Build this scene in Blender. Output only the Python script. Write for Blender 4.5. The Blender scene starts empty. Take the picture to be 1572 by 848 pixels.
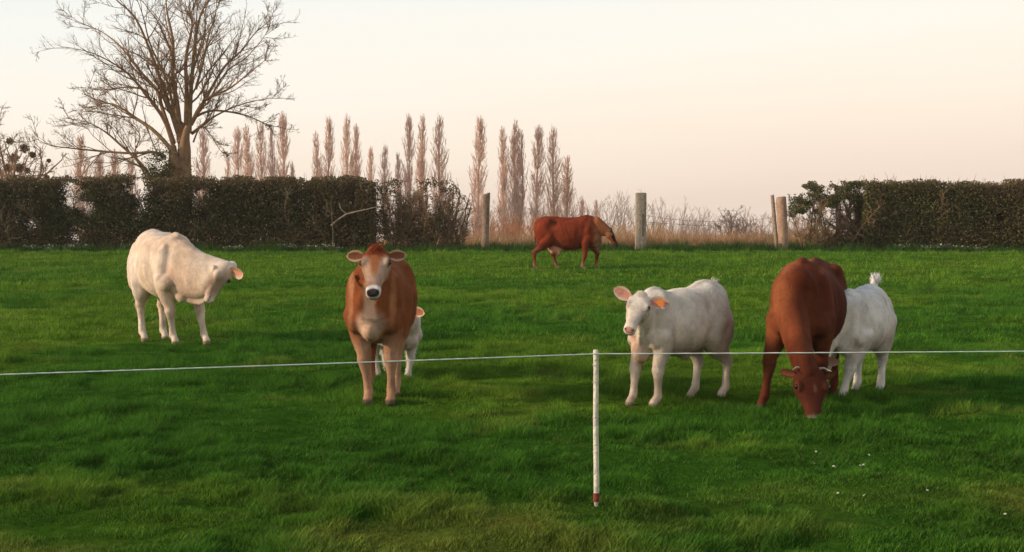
import bpy, math
import numpy as np
from mathutils import Vector, Matrix
rng = np.random.default_rng(7)
sc = bpy.context.scene
COL = sc.collection

# ------------------------------------------------------------------ camera, world, sun, exposure
W_, H_, F = 1572.0, 848.0, 1900.0
CAMZ, SLOPE, HOR = 1.6, 53.0/1900.0, 365.0
PITCH = math.atan((424.0-HOR)/F)
cam = bpy.data.cameras.new('camera'); camo = bpy.data.objects.new('camera', cam); COL.objects.link(camo)
cam.sensor_width = 36; cam.lens = 36*F/W_; cam.clip_end = 5000; cam.clip_start = .05
camo.location = (0, 0, CAMZ); camo.rotation_euler = (math.pi/2-PITCH, 0, 0)
sc.camera = camo
SUN_EL, SUN_AZ = math.radians(20), math.radians(-102)      # azimuth measured from +Y (view) clockwise; the sun is left and a little behind
w = bpy.data.worlds.new('World'); sc.world = w; w.use_nodes = True
nt = w.node_tree; nt.nodes.clear()
out = nt.nodes.new('ShaderNodeOutputWorld'); bg = nt.nodes.new('ShaderNodeBackground')
sky = nt.nodes.new('ShaderNodeTexSky'); sky.sky_type = 'NISHITA'; sky.sun_disc = False
sky.sun_elevation = SUN_EL; sky.sun_rotation = SUN_AZ; sky.air_density = 1.2; sky.dust_density = 3
tc = nt.nodes.new('ShaderNodeTexCoord'); sep = nt.nodes.new('ShaderNodeSeparateXYZ')
nt.links.new(tc.outputs['Generated'], sep.inputs[0])
noi = nt.nodes.new('ShaderNodeTexNoise'); noi.inputs['Scale'].default_value = 3.0; noi.inputs['Detail'].default_value = 3
mp = nt.nodes.new('ShaderNodeMapping'); mp.inputs['Scale'].default_value = (1, 1, 9)
nt.links.new(tc.outputs['Generated'], mp.inputs[0]); nt.links.new(mp.outputs[0], noi.inputs[0])
m1 = nt.nodes.new('ShaderNodeMath'); m1.operation = 'MULTIPLY_ADD'; m1.inputs[1].default_value = .05
nt.links.new(noi.outputs[0], m1.inputs[0]); nt.links.new(sep.outputs['Z'], m1.inputs[2])
m2 = nt.nodes.new('ShaderNodeMath'); m2.operation = 'MULTIPLY_ADD'; m2.inputs[1].default_value = -.10    # cooler towards the left
nt.links.new(sep.outputs['X'], m2.inputs[0]); nt.links.new(m1.outputs[0], m2.inputs[2])
ramp = nt.nodes.new('ShaderNodeValToRGB'); nt.links.new(m2.outputs[0], ramp.inputs[0])
cr = ramp.color_ramp
stops = [(0.0, (.90, .72, .60)), (.05, (.95, .77, .64)), (.10, (.99, .86, .72)), (.16, (.98, .915, .81)), (.215, (.895, .90, .85)), (.30, (.74, .80, .82)), (.6, (.34, .42, .52)), (1.0, (.26, .34, .46))]
while len(cr.elements) < len(stops): cr.elements.new(.5)
for e, (p, c) in zip(cr.elements, stops): e.position = p; e.color = (*c, 1)
mul = nt.nodes.new('ShaderNodeMix'); mul.data_type = 'RGBA'; mul.blend_type = 'MIX'; mul.inputs['Factor'].default_value = .93
sca = nt.nodes.new('ShaderNodeVectorMath'); sca.operation = 'SCALE'; sca.inputs['Scale'].default_value = .06
nt.links.new(sky.outputs[0], sca.inputs[0]); nt.links.new(sca.outputs[0], mul.inputs['A']); nt.links.new(ramp.outputs[0], mul.inputs['B'])
nt.links.new(mul.outputs['Result'], bg.inputs[0]); bg.inputs[1].default_value = 1.0
nt.links.new(bg.outputs[0], out.inputs[0])
sl = bpy.data.lights.new('sun', 'SUN'); sl.energy = 3.9; sl.angle = math.radians(6); sl.color = (1, .80, .60)
so = bpy.data.objects.new('sun', sl); COL.objects.link(so)
sd = Vector((math.sin(SUN_AZ)*math.cos(SUN_EL), math.cos(SUN_AZ)*math.cos(SUN_EL), math.sin(SUN_EL)))
so.rotation_euler = sd.to_track_quat('Z', 'Y').to_euler(); so.location = (-10, -5, 20)
sc.view_settings.view_transform = 'Standard'; sc.view_settings.look = 'None'; sc.view_settings.exposure = .22; sc.view_settings.gamma = 1
sc.cycles.max_bounces = 6; sc.cycles.diffuse_bounces = 3; sc.cycles.transmission_bounces = 3; sc.cycles.volume_bounces = 1

# ------------------------------------------------------------------ pixel helpers
CP, SP = math.cos(PITCH), math.sin(PITCH)
def pix(px, py, D):
    u, v = px-W_/2, H_/2-py
    x, y, z = u, F*CP+v*SP, v*CP-F*SP
    return np.array([x/y*D, D, CAMZ+z/y*D])
def gdist(py):
    v = H_/2-py; k = (v*CP-F*SP)/(F*CP+v*SP)
    return CAMZ/(SLOPE-k)
def gpx(px, py): return pix(px, py, gdist(py))

# ------------------------------------------------------------------ noise
def _h(ix, iy, iz, s):
    n = (ix.astype(np.int64)*374761393 + iy.astype(np.int64)*668265263 + iz.astype(np.int64)*2147483647 + s*1274126177) & 0xffffffff
    n = ((n ^ (n >> 13))*1274126177) & 0xffffffff
    return ((n ^ (n >> 16)) & 0xffff)/65535.0
def vnoise(x, y, z=None, s=0):
    x = np.asarray(x, float); y = np.asarray(y, float); z = np.zeros_like(x) if z is None else np.asarray(z, float)
    ix, iy, iz = np.floor(x), np.floor(y), np.floor(z); fx, fy, fz = x-ix, y-iy, z-iz
    fx, fy, fz = [f*f*(3-2*f) for f in (fx, fy, fz)]
    r = 0
    for a in (0, 1):
        for b in (0, 1):
            for c in (0, 1):
                r = r + _h(ix+a, iy+b, iz+c, s)*(fx if a else 1-fx)*(fy if b else 1-fy)*(fz if c else 1-fz)
    return r
def fbm(x, y, z=None, s=0, o=4):
    r, a, t = 0, .5, 0
    for i in range(o):
        f = 2.0**i
        r = r + a*vnoise(np.asarray(x)*f, np.asarray(y)*f, None if z is None else np.asarray(z)*f, s+i); t += a; a *= .5
    return r/t
def sstep(a, b, x):
    t = np.clip((x-a)/(b-a), 0, 1); return t*t*(3-2*t)

def ground_z(x, y):
    x = np.asarray(x, float); y = np.asarray(y, float)
    z = SLOPE*np.minimum(y, 44.0)
    z = z - sstep(47, 75, y)*1.2 - sstep(70, 200, y)*1.6
    near = 1-sstep(44, 60, y)
    lum = (fbm(x*.9, y*.9, s=3, o=3)-.5)*.09 + (fbm(x*3.1, y*3.1, s=9, o=2)-.5)*.045
    holes = -np.clip(fbm(x*1.9+7, y*2.6, s=21, o=2)-.72, 0, 1)*.35
    return z + near*(lum+holes)

# ------------------------------------------------------------------ mesh helpers
def mesh_new(name, verts, faces4=None, faces3=None, cols=None, smooth=False, mat=None):
    verts = np.asarray(verts, np.float32).reshape(-1, 3)
    f4 = np.zeros((0, 4), np.int32) if faces4 is None else np.asarray(faces4, np.int32).reshape(-1, 4)
    f3 = np.zeros((0, 3), np.int32) if faces3 is None else np.asarray(faces3, np.int32).reshape(-1, 3)
    me = bpy.data.meshes.new(name)
    me.vertices.add(len(verts)); me.vertices.foreach_set('co', verts.ravel())
    nl = f4.size+f3.size; me.loops.add(nl); me.loops.foreach_set('vertex_index', np.concatenate([f4.ravel(), f3.ravel()]))
    me.polygons.add(len(f4)+len(f3))
    st = np.concatenate([np.arange(len(f4))*4, f4.size+np.arange(len(f3))*3]).astype(np.int32)
    me.polygons.foreach_set('loop_start', st)
    me.update(calc_edges=True)
    me.polygons.foreach_set('use_smooth', np.full(len(me.polygons), bool(smooth)))
    if cols is not None:
        a = me.color_attributes.new('tint', 'FLOAT_COLOR', 'POINT')
        c = np.ones((len(verts), 4), np.float32); c[:, :3] = cols; a.data.foreach_set('color', c.ravel())
    if mat: me.materials.append(mat)
    return me
def obj(name, me, parent=None, **kw):
    o = bpy.data.objects.new(name, me); COL.objects.link(o)
    if parent is not None: o.parent = parent
    for k, v in kw.items(): o[k] = v
    return o
def thing(name, label, cat, loc=(0, 0, 0), rz=0, group=None):
    o = bpy.data.objects.new(name, None); COL.objects.link(o); o.empty_display_size = .3
    o.location = [float(v) for v in loc]; o.rotation_euler = (0, 0, rz); o['label'] = label; o['category'] = cat
    if group: o['group'] = group
    return o
def dup(root, loc, rz=0, scale=(1, 1, 1), label=None, group=None):
    r = root.copy(); COL.objects.link(r); r.location = [float(v) for v in loc]; r.rotation_euler = (0, 0, rz); r.scale = scale
    if label: r['label'] = label
    if group: r['group'] = group
    for ch in list(root.children):
        c = ch.copy(); COL.objects.link(c); c.parent = r
    return r
class Acc:
    def __init__(s): s.v = []; s.f4 = []; s.f3 = []; s.c = []; s.n = 0
    def add(s, v, f4=None, f3=None, c=(.5, .5, .5)):
        v = np.asarray(v, float).reshape(-1, 3); s.v.append(v)
        if f4 is not None: s.f4.append(np.asarray(f4)+s.n)
        if f3 is not None: s.f3.append(np.asarray(f3)+s.n)
        c = np.asarray(c, float); s.c.append(np.broadcast_to(c, v.shape) if c.ndim == 1 else c)
        s.n += len(v)
    def mesh(s, name, mat, smooth=False):
        return mesh_new(name, np.concatenate(s.v), np.concatenate(s.f4) if s.f4 else None, np.concatenate(s.f3) if s.f3 else None, np.concatenate(s.c), smooth, mat)

def nrm(v): return v/np.maximum(np.linalg.norm(v, axis=-1, keepdims=True), 1e-9)
def tubes(acc, pts, rad, k=4, col=(.2, .15, .1)):
    """pts (N,m,3) rad (N,m): N bent tapering tubes"""
    pts = np.asarray(pts, float); rad = np.asarray(rad, float)
    N, m, _ = pts.shape
    t = np.empty_like(pts); t[:, 1:-1] = pts[:, 2:]-pts[:, :-2]; t[:, 0] = pts[:, 1]-pts[:, 0]; t[:, -1] = pts[:, -1]-pts[:, -2]
    t = nrm(t)
    mt = nrm(pts[:, -1]-pts[:, 0]); ref = np.where(np.abs(mt[:, 2:3]) > .8, np.array([[1., .1, 0]]), np.array([[0, .1, 1.]]))
    s = nrm(np.cross(t, ref[:, None, :])); u = np.cross(s, t)
    a = np.arange(k)/k*2*np.pi
    ring = pts[:, :, None, :]+rad[:, :, None, None]*(np.cos(a)[None, None, :, None]*s[:, :, None, :]+np.sin(a)[None, None, :, None]*u[:, :, None, :])
    base = (np.arange(N)*m*k)[:, None, None]; i = (np.arange(m-1)*k)[None, :, None]; j = np.arange(k)[None, None, :]
    j2 = (j+1) % k
    f = np.stack([base+i+j, base+i+j2, base+i+k+j2, base+i+k+j], -1).reshape(-1, 4)
    c = np.asarray(col, float)
    if c.ndim == 2: c = np.repeat(c, m*k, axis=0)
    acc.add(ring.reshape(-1, 3), f, None, c)
def grow(P, D, L, R, nseg, jit, trop, r, taper=.35):
    N = len(P); pts = np.zeros((N, nseg+1, 3)); rad = np.zeros((N, nseg+1)); pts[:, 0] = P; rad[:, 0] = R; d = nrm(D)
    for i in range(nseg):
        d = nrm(d+r.normal(0, jit, (N, 3))+np.asarray(trop)[None, :])
        pts[:, i+1] = pts[:, i]+d*(L/nseg)[:, None]; rad[:, i+1] = R*(1-(1-taper)*(i+1)/nseg)
    return pts, rad
def spawn(pts, rad, L, k, tmin, ang, lf, rf, r, tmax=1.0, up=.0, rmin=.004):
    N, m, _ = pts.shape
    t = r.uniform(tmin, tmax, (N, k))*(m-1); i = np.minimum(t.astype(int), m-2); f = (t-i)[..., None]
    n = np.arange(N)[:, None]
    P = pts[n, i]*(1-f)+pts[n, i+1]*f; tan = nrm(pts[n, i+1]-pts[n, i]); Rr = rad[n, i]*(1-f[..., 0])+rad[n, i+1]*f[..., 0]
    q = nrm(np.cross(tan, r.normal(0, 1, tan.shape)))
    a = r.uniform(ang[0], ang[1], (N, k))[..., None]
    D = nrm(tan*np.cos(a)+q*np.sin(a)+np.array([0, 0, up]))
    Ln = (L[:, None]*lf*(1-.55*t/(m-1))*r.uniform(.6, 1.3, (N, k)))
    return P.reshape(-1, 3), D.reshape(-1, 3), Ln.ravel(), np.maximum(Rr*rf, rmin).ravel()
def leaves(acc, P, size, r, cols, flat=0.0, aspect=.6):
    N = len(P); a = nrm(r.normal(0, 1, (N, 3))*np.array([1, 1, 1-flat])); b = nrm(np.cross(a, r.normal(0, 1, (N, 3))))
    s = (np.asarray(size)*r.uniform(.6, 1.3, N))[:, None]
    V = np.stack([P-a*s*.5, P+b*s*.5*aspect, P+a*s*.5, P-b*s*.5*aspect], 1)
    acc.add(V.reshape(-1, 3), np.arange(N*4).reshape(-1, 4), None, np.repeat(cols, 4, axis=0))
def vary(base, n, r, amt=.25, hue=.08):
    b = np.asarray(base)[None, :]*(1+r.uniform(-amt, amt, (n, 1)))
    return np.clip(b*(1+r.uniform(-hue, hue, (n, 3))), 0, 1)

# ------------------------------------------------------------------ materials
def mat_tint(name, rough=.8, noise_scale=None, noise_amt=.3, bump=0, bscale=30, sheen=0, transl=0, spec=.3):
    m = bpy.data.materials.new(name); m.use_nodes = True; n = m.node_tree; p = n.nodes['Principled BSDF']
    p.inputs['Roughness'].default_value = rough; p.inputs['Specular IOR Level'].default_value = spec
    a = n.nodes.new('ShaderNodeVertexColor'); a.layer_name = 'tint'; src = a.outputs[0]
    t = n.nodes.new('ShaderNodeTexCoord')
    if noise_scale:
        no = n.nodes.new('ShaderNodeTexNoise'); no.inputs['Scale'].default_value = noise_scale; no.inputs['Detail'].default_value = 6; no.inputs['Roughness'].default_value = .65
        n.links.new(t.outputs['Object'], no.inputs[0])
        mr = n.nodes.new('ShaderNodeMapRange'); mr.inputs[1].default_value = .3; mr.inputs[2].default_value = .7; mr.inputs[3].default_value = 1-noise_amt; mr.inputs[4].default_value = 1+noise_amt
        n.links.new(no.outputs[0], mr.inputs[0])
        mx = n.nodes.new('ShaderNodeVectorMath'); mx.operation = 'SCALE'; n.links.new(src, mx.inputs[0]); n.links.new(mr.outputs[0], mx.inputs['Scale']); src = mx.outputs[0]
    n.links.new(src, p.inputs['Base Color'])
    if bump:
        nb = n.nodes.new('ShaderNodeTexNoise'); nb.inputs['Scale'].default_value = bscale; nb.inputs['Detail'].default_value = 5
        n.links.new(t.outputs['Object'], nb.inputs[0]); bp = n.nodes.new('ShaderNodeBump'); bp.inputs['Strength'].default_value = bump; bp.inputs['Distance'].default_value = .02
        n.links.new(nb.outputs[0], bp.inputs['Height']); n.links.new(bp.outputs[0], p.inputs['Normal'])
    if sheen: p.inputs['Sheen Weight'].default_value = sheen; p.inputs['Sheen Roughness'].default_value = .5
    if transl:
        tr = n.nodes.new('ShaderNodeBsdfTranslucent'); n.links.new(src, tr.inputs[0]); ms = n.nodes.new('ShaderNodeMixShader'); ms.inputs[0].default_value = transl
        n.links.new(p.outputs[0], ms.inputs[1]); n.links.new(tr.outputs[0], ms.inputs[2]); n.links.new(ms.outputs[0], n.nodes['Material Output'].inputs[0])
    return m
M_bark = mat_tint('bark', .9, 8, .3, .6, 25)
M_twig = mat_tint('twig', .9)
M_leaf = mat_tint('leaf', .6, transl=.25)
M_grass = mat_tint('grass_blades', .7, transl=.3, spec=.06)
M_coat = mat_tint('coat', .85, 9, .14, .22, 45, spec=.12)
M_post = mat_tint('weathered_post', .9, 14, .35, .8, 40)
M_plain = mat_tint('plain', .5, 30, .1)
def mat_plain(name, col, rough=.5, spec=.5):
    m = bpy.data.materials.new(name); m.use_nodes = True; p = m.node_tree.nodes['Principled BSDF']
    p.inputs['Base Color'].default_value = (*col, 1); p.inputs['Roughness'].default_value = rough; p.inputs['Specular IOR Level'].default_value = spec
    n = m.node_tree; no = n.nodes.new('ShaderNodeTexNoise'); no.inputs['Scale'].default_value = 60
    mr = n.nodes.new('ShaderNodeMapRange'); mr.inputs[3].default_value = .85; mr.inputs[4].default_value = 1.12; n.links.new(no.outputs[0], mr.inputs[0])
    v = n.nodes.new('ShaderNodeVectorMath'); v.operation = 'SCALE'; v.inputs[0].default_value = col; n.links.new(mr.outputs[0], v.inputs['Scale']); n.links.new(v.outputs[0], p.inputs['Base Color'])
    return m
M_eye = mat_plain('eye', (.008, .005, .004), .12)
M_horn = mat_plain('horn', (.30, .24, .17), .5)
M_tag = mat_plain('ear_tag_plastic', (.75, .22, .02), .45)

# ------------------------------------------------------------------ ground sheet
def grass_tint(x, y, r):
    """grass colour: deep green with yellower and drier patches"""
    n = len(x)
    a = fbm(x*.35, y*.5, s=31, o=3); b = fbm(x*1.3, y*1.6, s=41, o=3)
    lush = np.array([.054, .152, .013]); mid = np.array([.104, .198, .016]); dry = np.array([.17, .18, .03])
    k = sstep(.42, .62, a)[:, None]; c = lush*(1-k)+mid*k
    far = sstep(16, 34, y)[:, None]*.5
    c = c*(1-far)+np.array([.105, .200, .016])*far
    c = c*(1-.03*sstep(15, 10.5, y)*sstep(5.8, 7.5, y))[:, None]  # middle distance dimmed a little: field shade painted into the grass colour
    dd = np.clip(sstep(7.4, 5.8, y)*.6*sstep(.3, .6, b)+sstep(.62, .75, b)*.3 + sstep(8.5, 6., y)*sstep(1, 4, x)*.15, 0, .8)[:, None]
    c = c*(1-dd)+dry*dd
    c = c*(.75+.5*b[:, None])
    return c
def axis(lo, hi, step, far_lo, far_hi, g=1.22):
    a = list(np.arange(lo, hi+1e-6, step)); s = step
    while a[-1] < far_hi: s *= g; a.append(a[-1]+s)
    s = step
    while a[0] > far_lo: s *= g; a.insert(0, a[0]-s)
    return np.array(a)
xs = axis(-19, 19, .14, -1100, 1100); ys = axis(3, 50, .14, -60, 1500)
X, Y = np.meshgrid(xs, ys); Z = ground_z(X, Y)
nx, ny = len(xs), len(ys)
ii = np.arange(ny-1)[:, None]*nx+np.arange(nx-1)[None, :]
q = np.stack([ii, ii+1, ii+nx+1, ii+nx], -1).reshape(-1, 4)
gx, gy = X.ravel(), Y.ravel()
gc = grass_tint(gx, gy, rng)*.55
soil = np.array([.20, .145, .085]); k = sstep(44.5, 46.5, gy+.6*(fbm(gx*.8, gy*.8, s=5)-.5)*2)[:, None]; gc = gc*(1-k)+soil*k
M_ground = mat_tint('meadow_ground', 1.0, 14, .35, .8, 22, spec=.0)
obj('ground', mesh_new('ground', np.stack([gx, gy, Z.ravel()], -1), q, None, gc, True, M_ground), kind='structure')

# ------------------------------------------------------------------ grass
def blade_field(n, y0, y1, hmin, hmax, wid, seg2, r, margin=.66, tintf=grass_tint, xr=None, bright=1.0):
    y = np.sqrt(r.uniform(y0*y0, y1*y1, n)) if xr is None else r.uniform(y0, y1, n)
    x = r.uniform(-margin, margin, n)*y if xr is None else r.uniform(xr[0], xr[1], n)
    z = ground_z(x, y)-.006
    c = tintf(x, y, r)
    hn = fbm(x*1.7, y*2.1, s=51, o=3)
    clump = sstep(.35, .7, hn)
    fine = fbm(x*5.5, y*5.5, s=61, o=2); h = r.uniform(hmin, hmax, n)*(.5+.8*clump)*(.45+1.2*sstep(.25, .75, fine)); c = c*(.72+.6*sstep(.25, .8, fine))[:, None]
    az = r.uniform(0, 2*np.pi, n); lean = r.uniform(.15, .9, n)*h
    d = np.stack([np.cos(az), np.sin(az), 0*az], -1); s = np.stack([-np.sin(az+.6), np.cos(az+.6), 0*az], -1)
    P = np.stack([x, y, z], -1); wv = s*(wid*r.uniform(.6, 1.3, n))[:, None]
    c = c*bright*(1+r.uniform(-.45, .5, (n, 1)))
    pale = r.random(n) < .035
    c[pale] = c[pale]*.4+np.array([.23, .24, .09])*.6
    tip = P+d*lean[:, None]+np.array([0, 0, 1.])*h[:, None]
    if seg2:
        mid = P+d*(lean*.35)[:, None]+np.array([0, 0, 1.])*(h*.62)[:, None]
        V = np.stack([P-wv, P+wv, mid+wv*.75, mid-wv*.75, tip], 1).reshape(-1, 3); b = np.arange(n)[:, None]*5
        return V, b+np.array([[0, 1, 2, 3]]), b+np.array([[3, 2, 4]]), np.repeat(c, 5, 0)
    V = np.stack([P-wv, P+wv, tip], 1).reshape(-1, 3); b = np.arange(n)[:, None]*3
    return V, None, b+np.array([[0, 1, 2]]), np.repeat(c, 3, 0)
ga = Acc()
for args in ((500000, 4.6, 8.5, .020, .050, .0024, True), (600000, 8.5, 14, .022, .055, .0033, False), (450000, 14, 24, .025, .065, .0052, False), (360000, 24, 44.6, .03, .08, .010, False)):
    ga.add(*blade_field(*args, rng))
obj('grass', ga.mesh('grass', M_grass), kind='stuff')

# taller rough grass along the foot of the hedges
def verge_tint(x, y, r): return np.tile(np.array([[.030, .075, .014]]), (len(x), 1))*(.7+.6*fbm(x, y, s=8)[:, None])
va = Acc()
xl, xr_ = pix(-300, 385, 41.6)[0], pix(1860, 385, 41.6)[0]
va.add(*blade_field(75000, 40.6, 44.2, .10, .22, .009, False, rng, tintf=verge_tint, xr=(xl, xr_)))
obj('rough_grass', va.mesh('rough_grass', M_grass), kind='stuff')
def dry_tint(x, y, r):
    c = np.array([[.36, .20, .105]])*np.ones((len(x), 1)); k = (r.random(len(x)) < .3)[:, None]
    return np.where(k, np.array([[.42, .29, .17]]), c)*(.6+.8*fbm(x*.7, y*.7, s=77)[:, None])
da = Acc()
da.add(*blade_field(90000, 44.8, 52, .16, .42, .010, False, rng, tintf=dry_tint, xr=(pix(640, 385, 45)[0], pix(1330, 385, 45)[0])))
da.add(*blade_field(50000, 50, 75, .3, .6, .016, False, rng, tintf=dry_tint, xr=(pix(450, 385, 55)[0], pix(1500, 385, 60)[0])))
obj('dry_grass', da.mesh('dry_grass', M_grass), kind='stuff')

# ------------------------------------------------------------------ big bare tree
def base_on(px, D):
    x = (px-W_/2)/F*D; return np.array([x, D, float(ground_z(x, D))])
def limb_pts(p, D, r, spread, n=16):
    """traced limb -> smooth 3-D polyline that also wanders in depth"""
    p = np.asarray(p, float); t = np.linspace(0, len(p)-1, n); i = np.minimum(t.astype(int), len(p)-2); f = t-i
    q0, q1, q2, q3 = p[np.maximum(i-1, 0)], p[i], p[i+1], p[np.minimum(i+2, len(p)-1)]; f_ = f[:, None]
    c = .5*((2*q1)+(q2-q0)*f_+(2*q0-5*q1+4*q2-q3)*f_**2+(3*q1-q0-3*q2+q3)*f_**3)
    s = np.linspace(0, 1, n); dep = D+spread*s**1.1+.25*np.sin(s*5+r.uniform(0, 6))*s
    return np.stack([pix(a, b, D)+np.array([0, d-D, 0]) for (a, b), d in zip(c, dep)])
def crown(pts, rad, acc, r, spec, col, k=3, buds=None, sun=True):
    """pts (N,m,3): grow generations of branches from the given ones"""
    L = np.linalg.norm(np.diff(pts, axis=1), axis=2).sum(1)
    for g, (kk, tmin, ang, lf, rf, nseg, jit, trop, up, rmin) in enumerate(spec):
        P, D, Ln, R = spawn(pts, rad, L, kk, tmin, ang, lf, rf, r, up=up, rmin=rmin)
        pts, rad = grow(P, D, Ln, R, nseg, jit, (0, 0, trop), r); L = Ln
        tubes(acc, pts, rad, 5 if g == 0 else k, vary(col[min(g, len(col)-1)], len(pts), r, .25, .05))
    if buds is not None:
        e = pts[:, -1]; keep = r.random(len(e)) < buds[0]; leaves(acc, e[keep], buds[1], r, vary(buds[2], keep.sum(), r))
    return pts, rad
TD = 47.0
def P2(z): return [(a/2.925, b/2.925) for a, b in z]
limbs = [  # (points, base radius, depth spread)
 (P2([(745,705),(690,684),(600,692),(430,680),(340,672),(270,662),(205,625)]), .085, -1.2),
 (P2([(775,680),(690,590),(600,530),(540,490),(470,455),(380,440),(300,370)]), .11, 1.6),
 (P2([(778,650),(745,540),(680,440),(620,360),(560,310),(450,255),(330,232)]), .11, -1.5),
 (P2([(780,640),(720,480),(690,400),(600,300),(520,200),(430,130),(330,85)]), .11, 1.2),
 (P2([(800,600),(745,400),(700,250),(640,100),(560,20),(500,-60)]), .11, -1.8),
 (P2([(810,640),(790,480),(765,340),(765,180),(735,40),(720,-120)]), .17, .8),
 (P2([(835,600),(828,400),(815,250),(832,100),(800,0),(790,-140)]), .13, 2.0),
 (P2([(850,600),(862,440),(885,220),(915,80),(955,0),(985,-130)]), .12, -.8),
 (P2([(858,560),(895,480),(990,300),(1060,220),(1120,120),(1190,45)]), .10, 1.5),
 (P2([(862,550),(930,460),(1050,410),(1150,340),(1250,270)]), .09, -1.6),
 (P2([(868,530),(950,495),(1080,510),(1180,550),(1235,560)]), .07, .9),
 (P2([(868,640),(905,570),(950,610),(1000,680),(1035,692)]), .045, -.5),
 (P2([(862,600),(905,550),(960,500),(1080,440),(1205,410)]), .08, 2.2),
 (P2([(690,820),(640,735),(560,655),(500,600),(430,560),(350,545)]), .09, -1.4),
 (P2([(660,800),(600,690),(610,600),(520,520),(440,480)]), .05, 1.0),
 (P2([(790,560),(770,380),(720,230),(705,100),(660,-40)]), .08, -2.4),
 (P2([(852,470),(850,300),(880,150),(870,20),(890,-120)]), .08, 2.6),
 (P2([(880,400),(920,300),(960,180),(1010,90),(1040,-30)]), .07, -2.0),
 (P2([(640,400),(560,390),(500,395),(420,400),(345,380)]), .04, .8),
 (P2([(930,470),(1020,330),(1120,270),(1200,190),(1235,130)]), .05, -1.0),
]
r1 = np.random.default_rng(3)
tb = base_on(283, TD)
tree = thing('bare_tree', 'large leafless spreading tree with many forked limbs rising behind the left hedge', 'tree', tb)
def rel(a, o): return a-o
ta = Acc()
def trunk_line(p, rr, k=12):
    pts = limb_pts(p, TD, r1, 0, 14); pts = pts-tb; m = len(pts); rad = np.interp(np.linspace(0, 1, m), np.linspace(0, 1, len(rr)), rr)
    rad = rad*(1+.06*np.sin(np.arange(m)*1.7)); tubes(ta, pts[None], rad[None], k, (.26, .15, .08))
trunk_line([(281, 392), (282, 340), (283, 280), (284, 235), (287, 212), (290, 195)], [.36, .31, .28, .23, .16, .09])
trunk_line([(276, 392), (274, 320), (271, 270), (268, 240), (265, 225)], [.34, .27, .23, .18, .12])
trunk_line([(280, 300), (281, 250), (280, 215), (276, 190)], [.26, .25, .2, .15])
trunk_line([(232, 392), (240, 340), (238, 300), (234, 275)], [.14, .12, .11, .10], 8)
obj('trunk', ta.mesh('trunk', M_bark, True), tree)
ca = Acc()
LP = np.stack([limb_pts(p, TD, r1, s)-tb for p, _, s in limbs])
LR = np.stack([np.linspace(1, .10, 16)**1.15*r_*.82 for _, r_, _ in limbs])
tubes(ca, LP, LR, 7, vary((.29, .165, .085), len(LP), r1, .15))
crown(LP, LR, ca, r1, [
  (14, .10, (.45, 1.0), .42, .5, 7, .11, .035, .12, .014),
  (8, .10, (.4, 1.0), .50, .6, 5, .14, .04, .10, .0085),
  (5, .10, (.4, 1.0), .60, .7, 4, .16, .04, .08, .0055)],
  [(.29, .175, .095), (.27, .165, .095), (.26, .16, .095)], 3, (.25, .045, (.13, .09, .05)))
obj('crown', ca.mesh('crown', M_bark), tree)
iv = Acc(); n = 9000
ipx = r1.normal(252, 15, n); ipy = r1.normal(262, 16, n); k = (ipy < 300)
P = np.stack([pix(a, b, TD) for a, b in zip(ipx[k], ipy[k])])-tb; P[:, 1] += r1.normal(0, .5, k.sum()); dk = fbm(P[:, 0]*2.3, P[:, 2]*2.3, P[:, 1], 4) > .5
P = P[dk]; leaves(iv, P, .075, r1, vary((.085, .085, .025), len(P), r1))
obj('ivy', iv.mesh('ivy', M_leaf), tree, label='olive ivy clump round the foot of the trunk')

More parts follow.
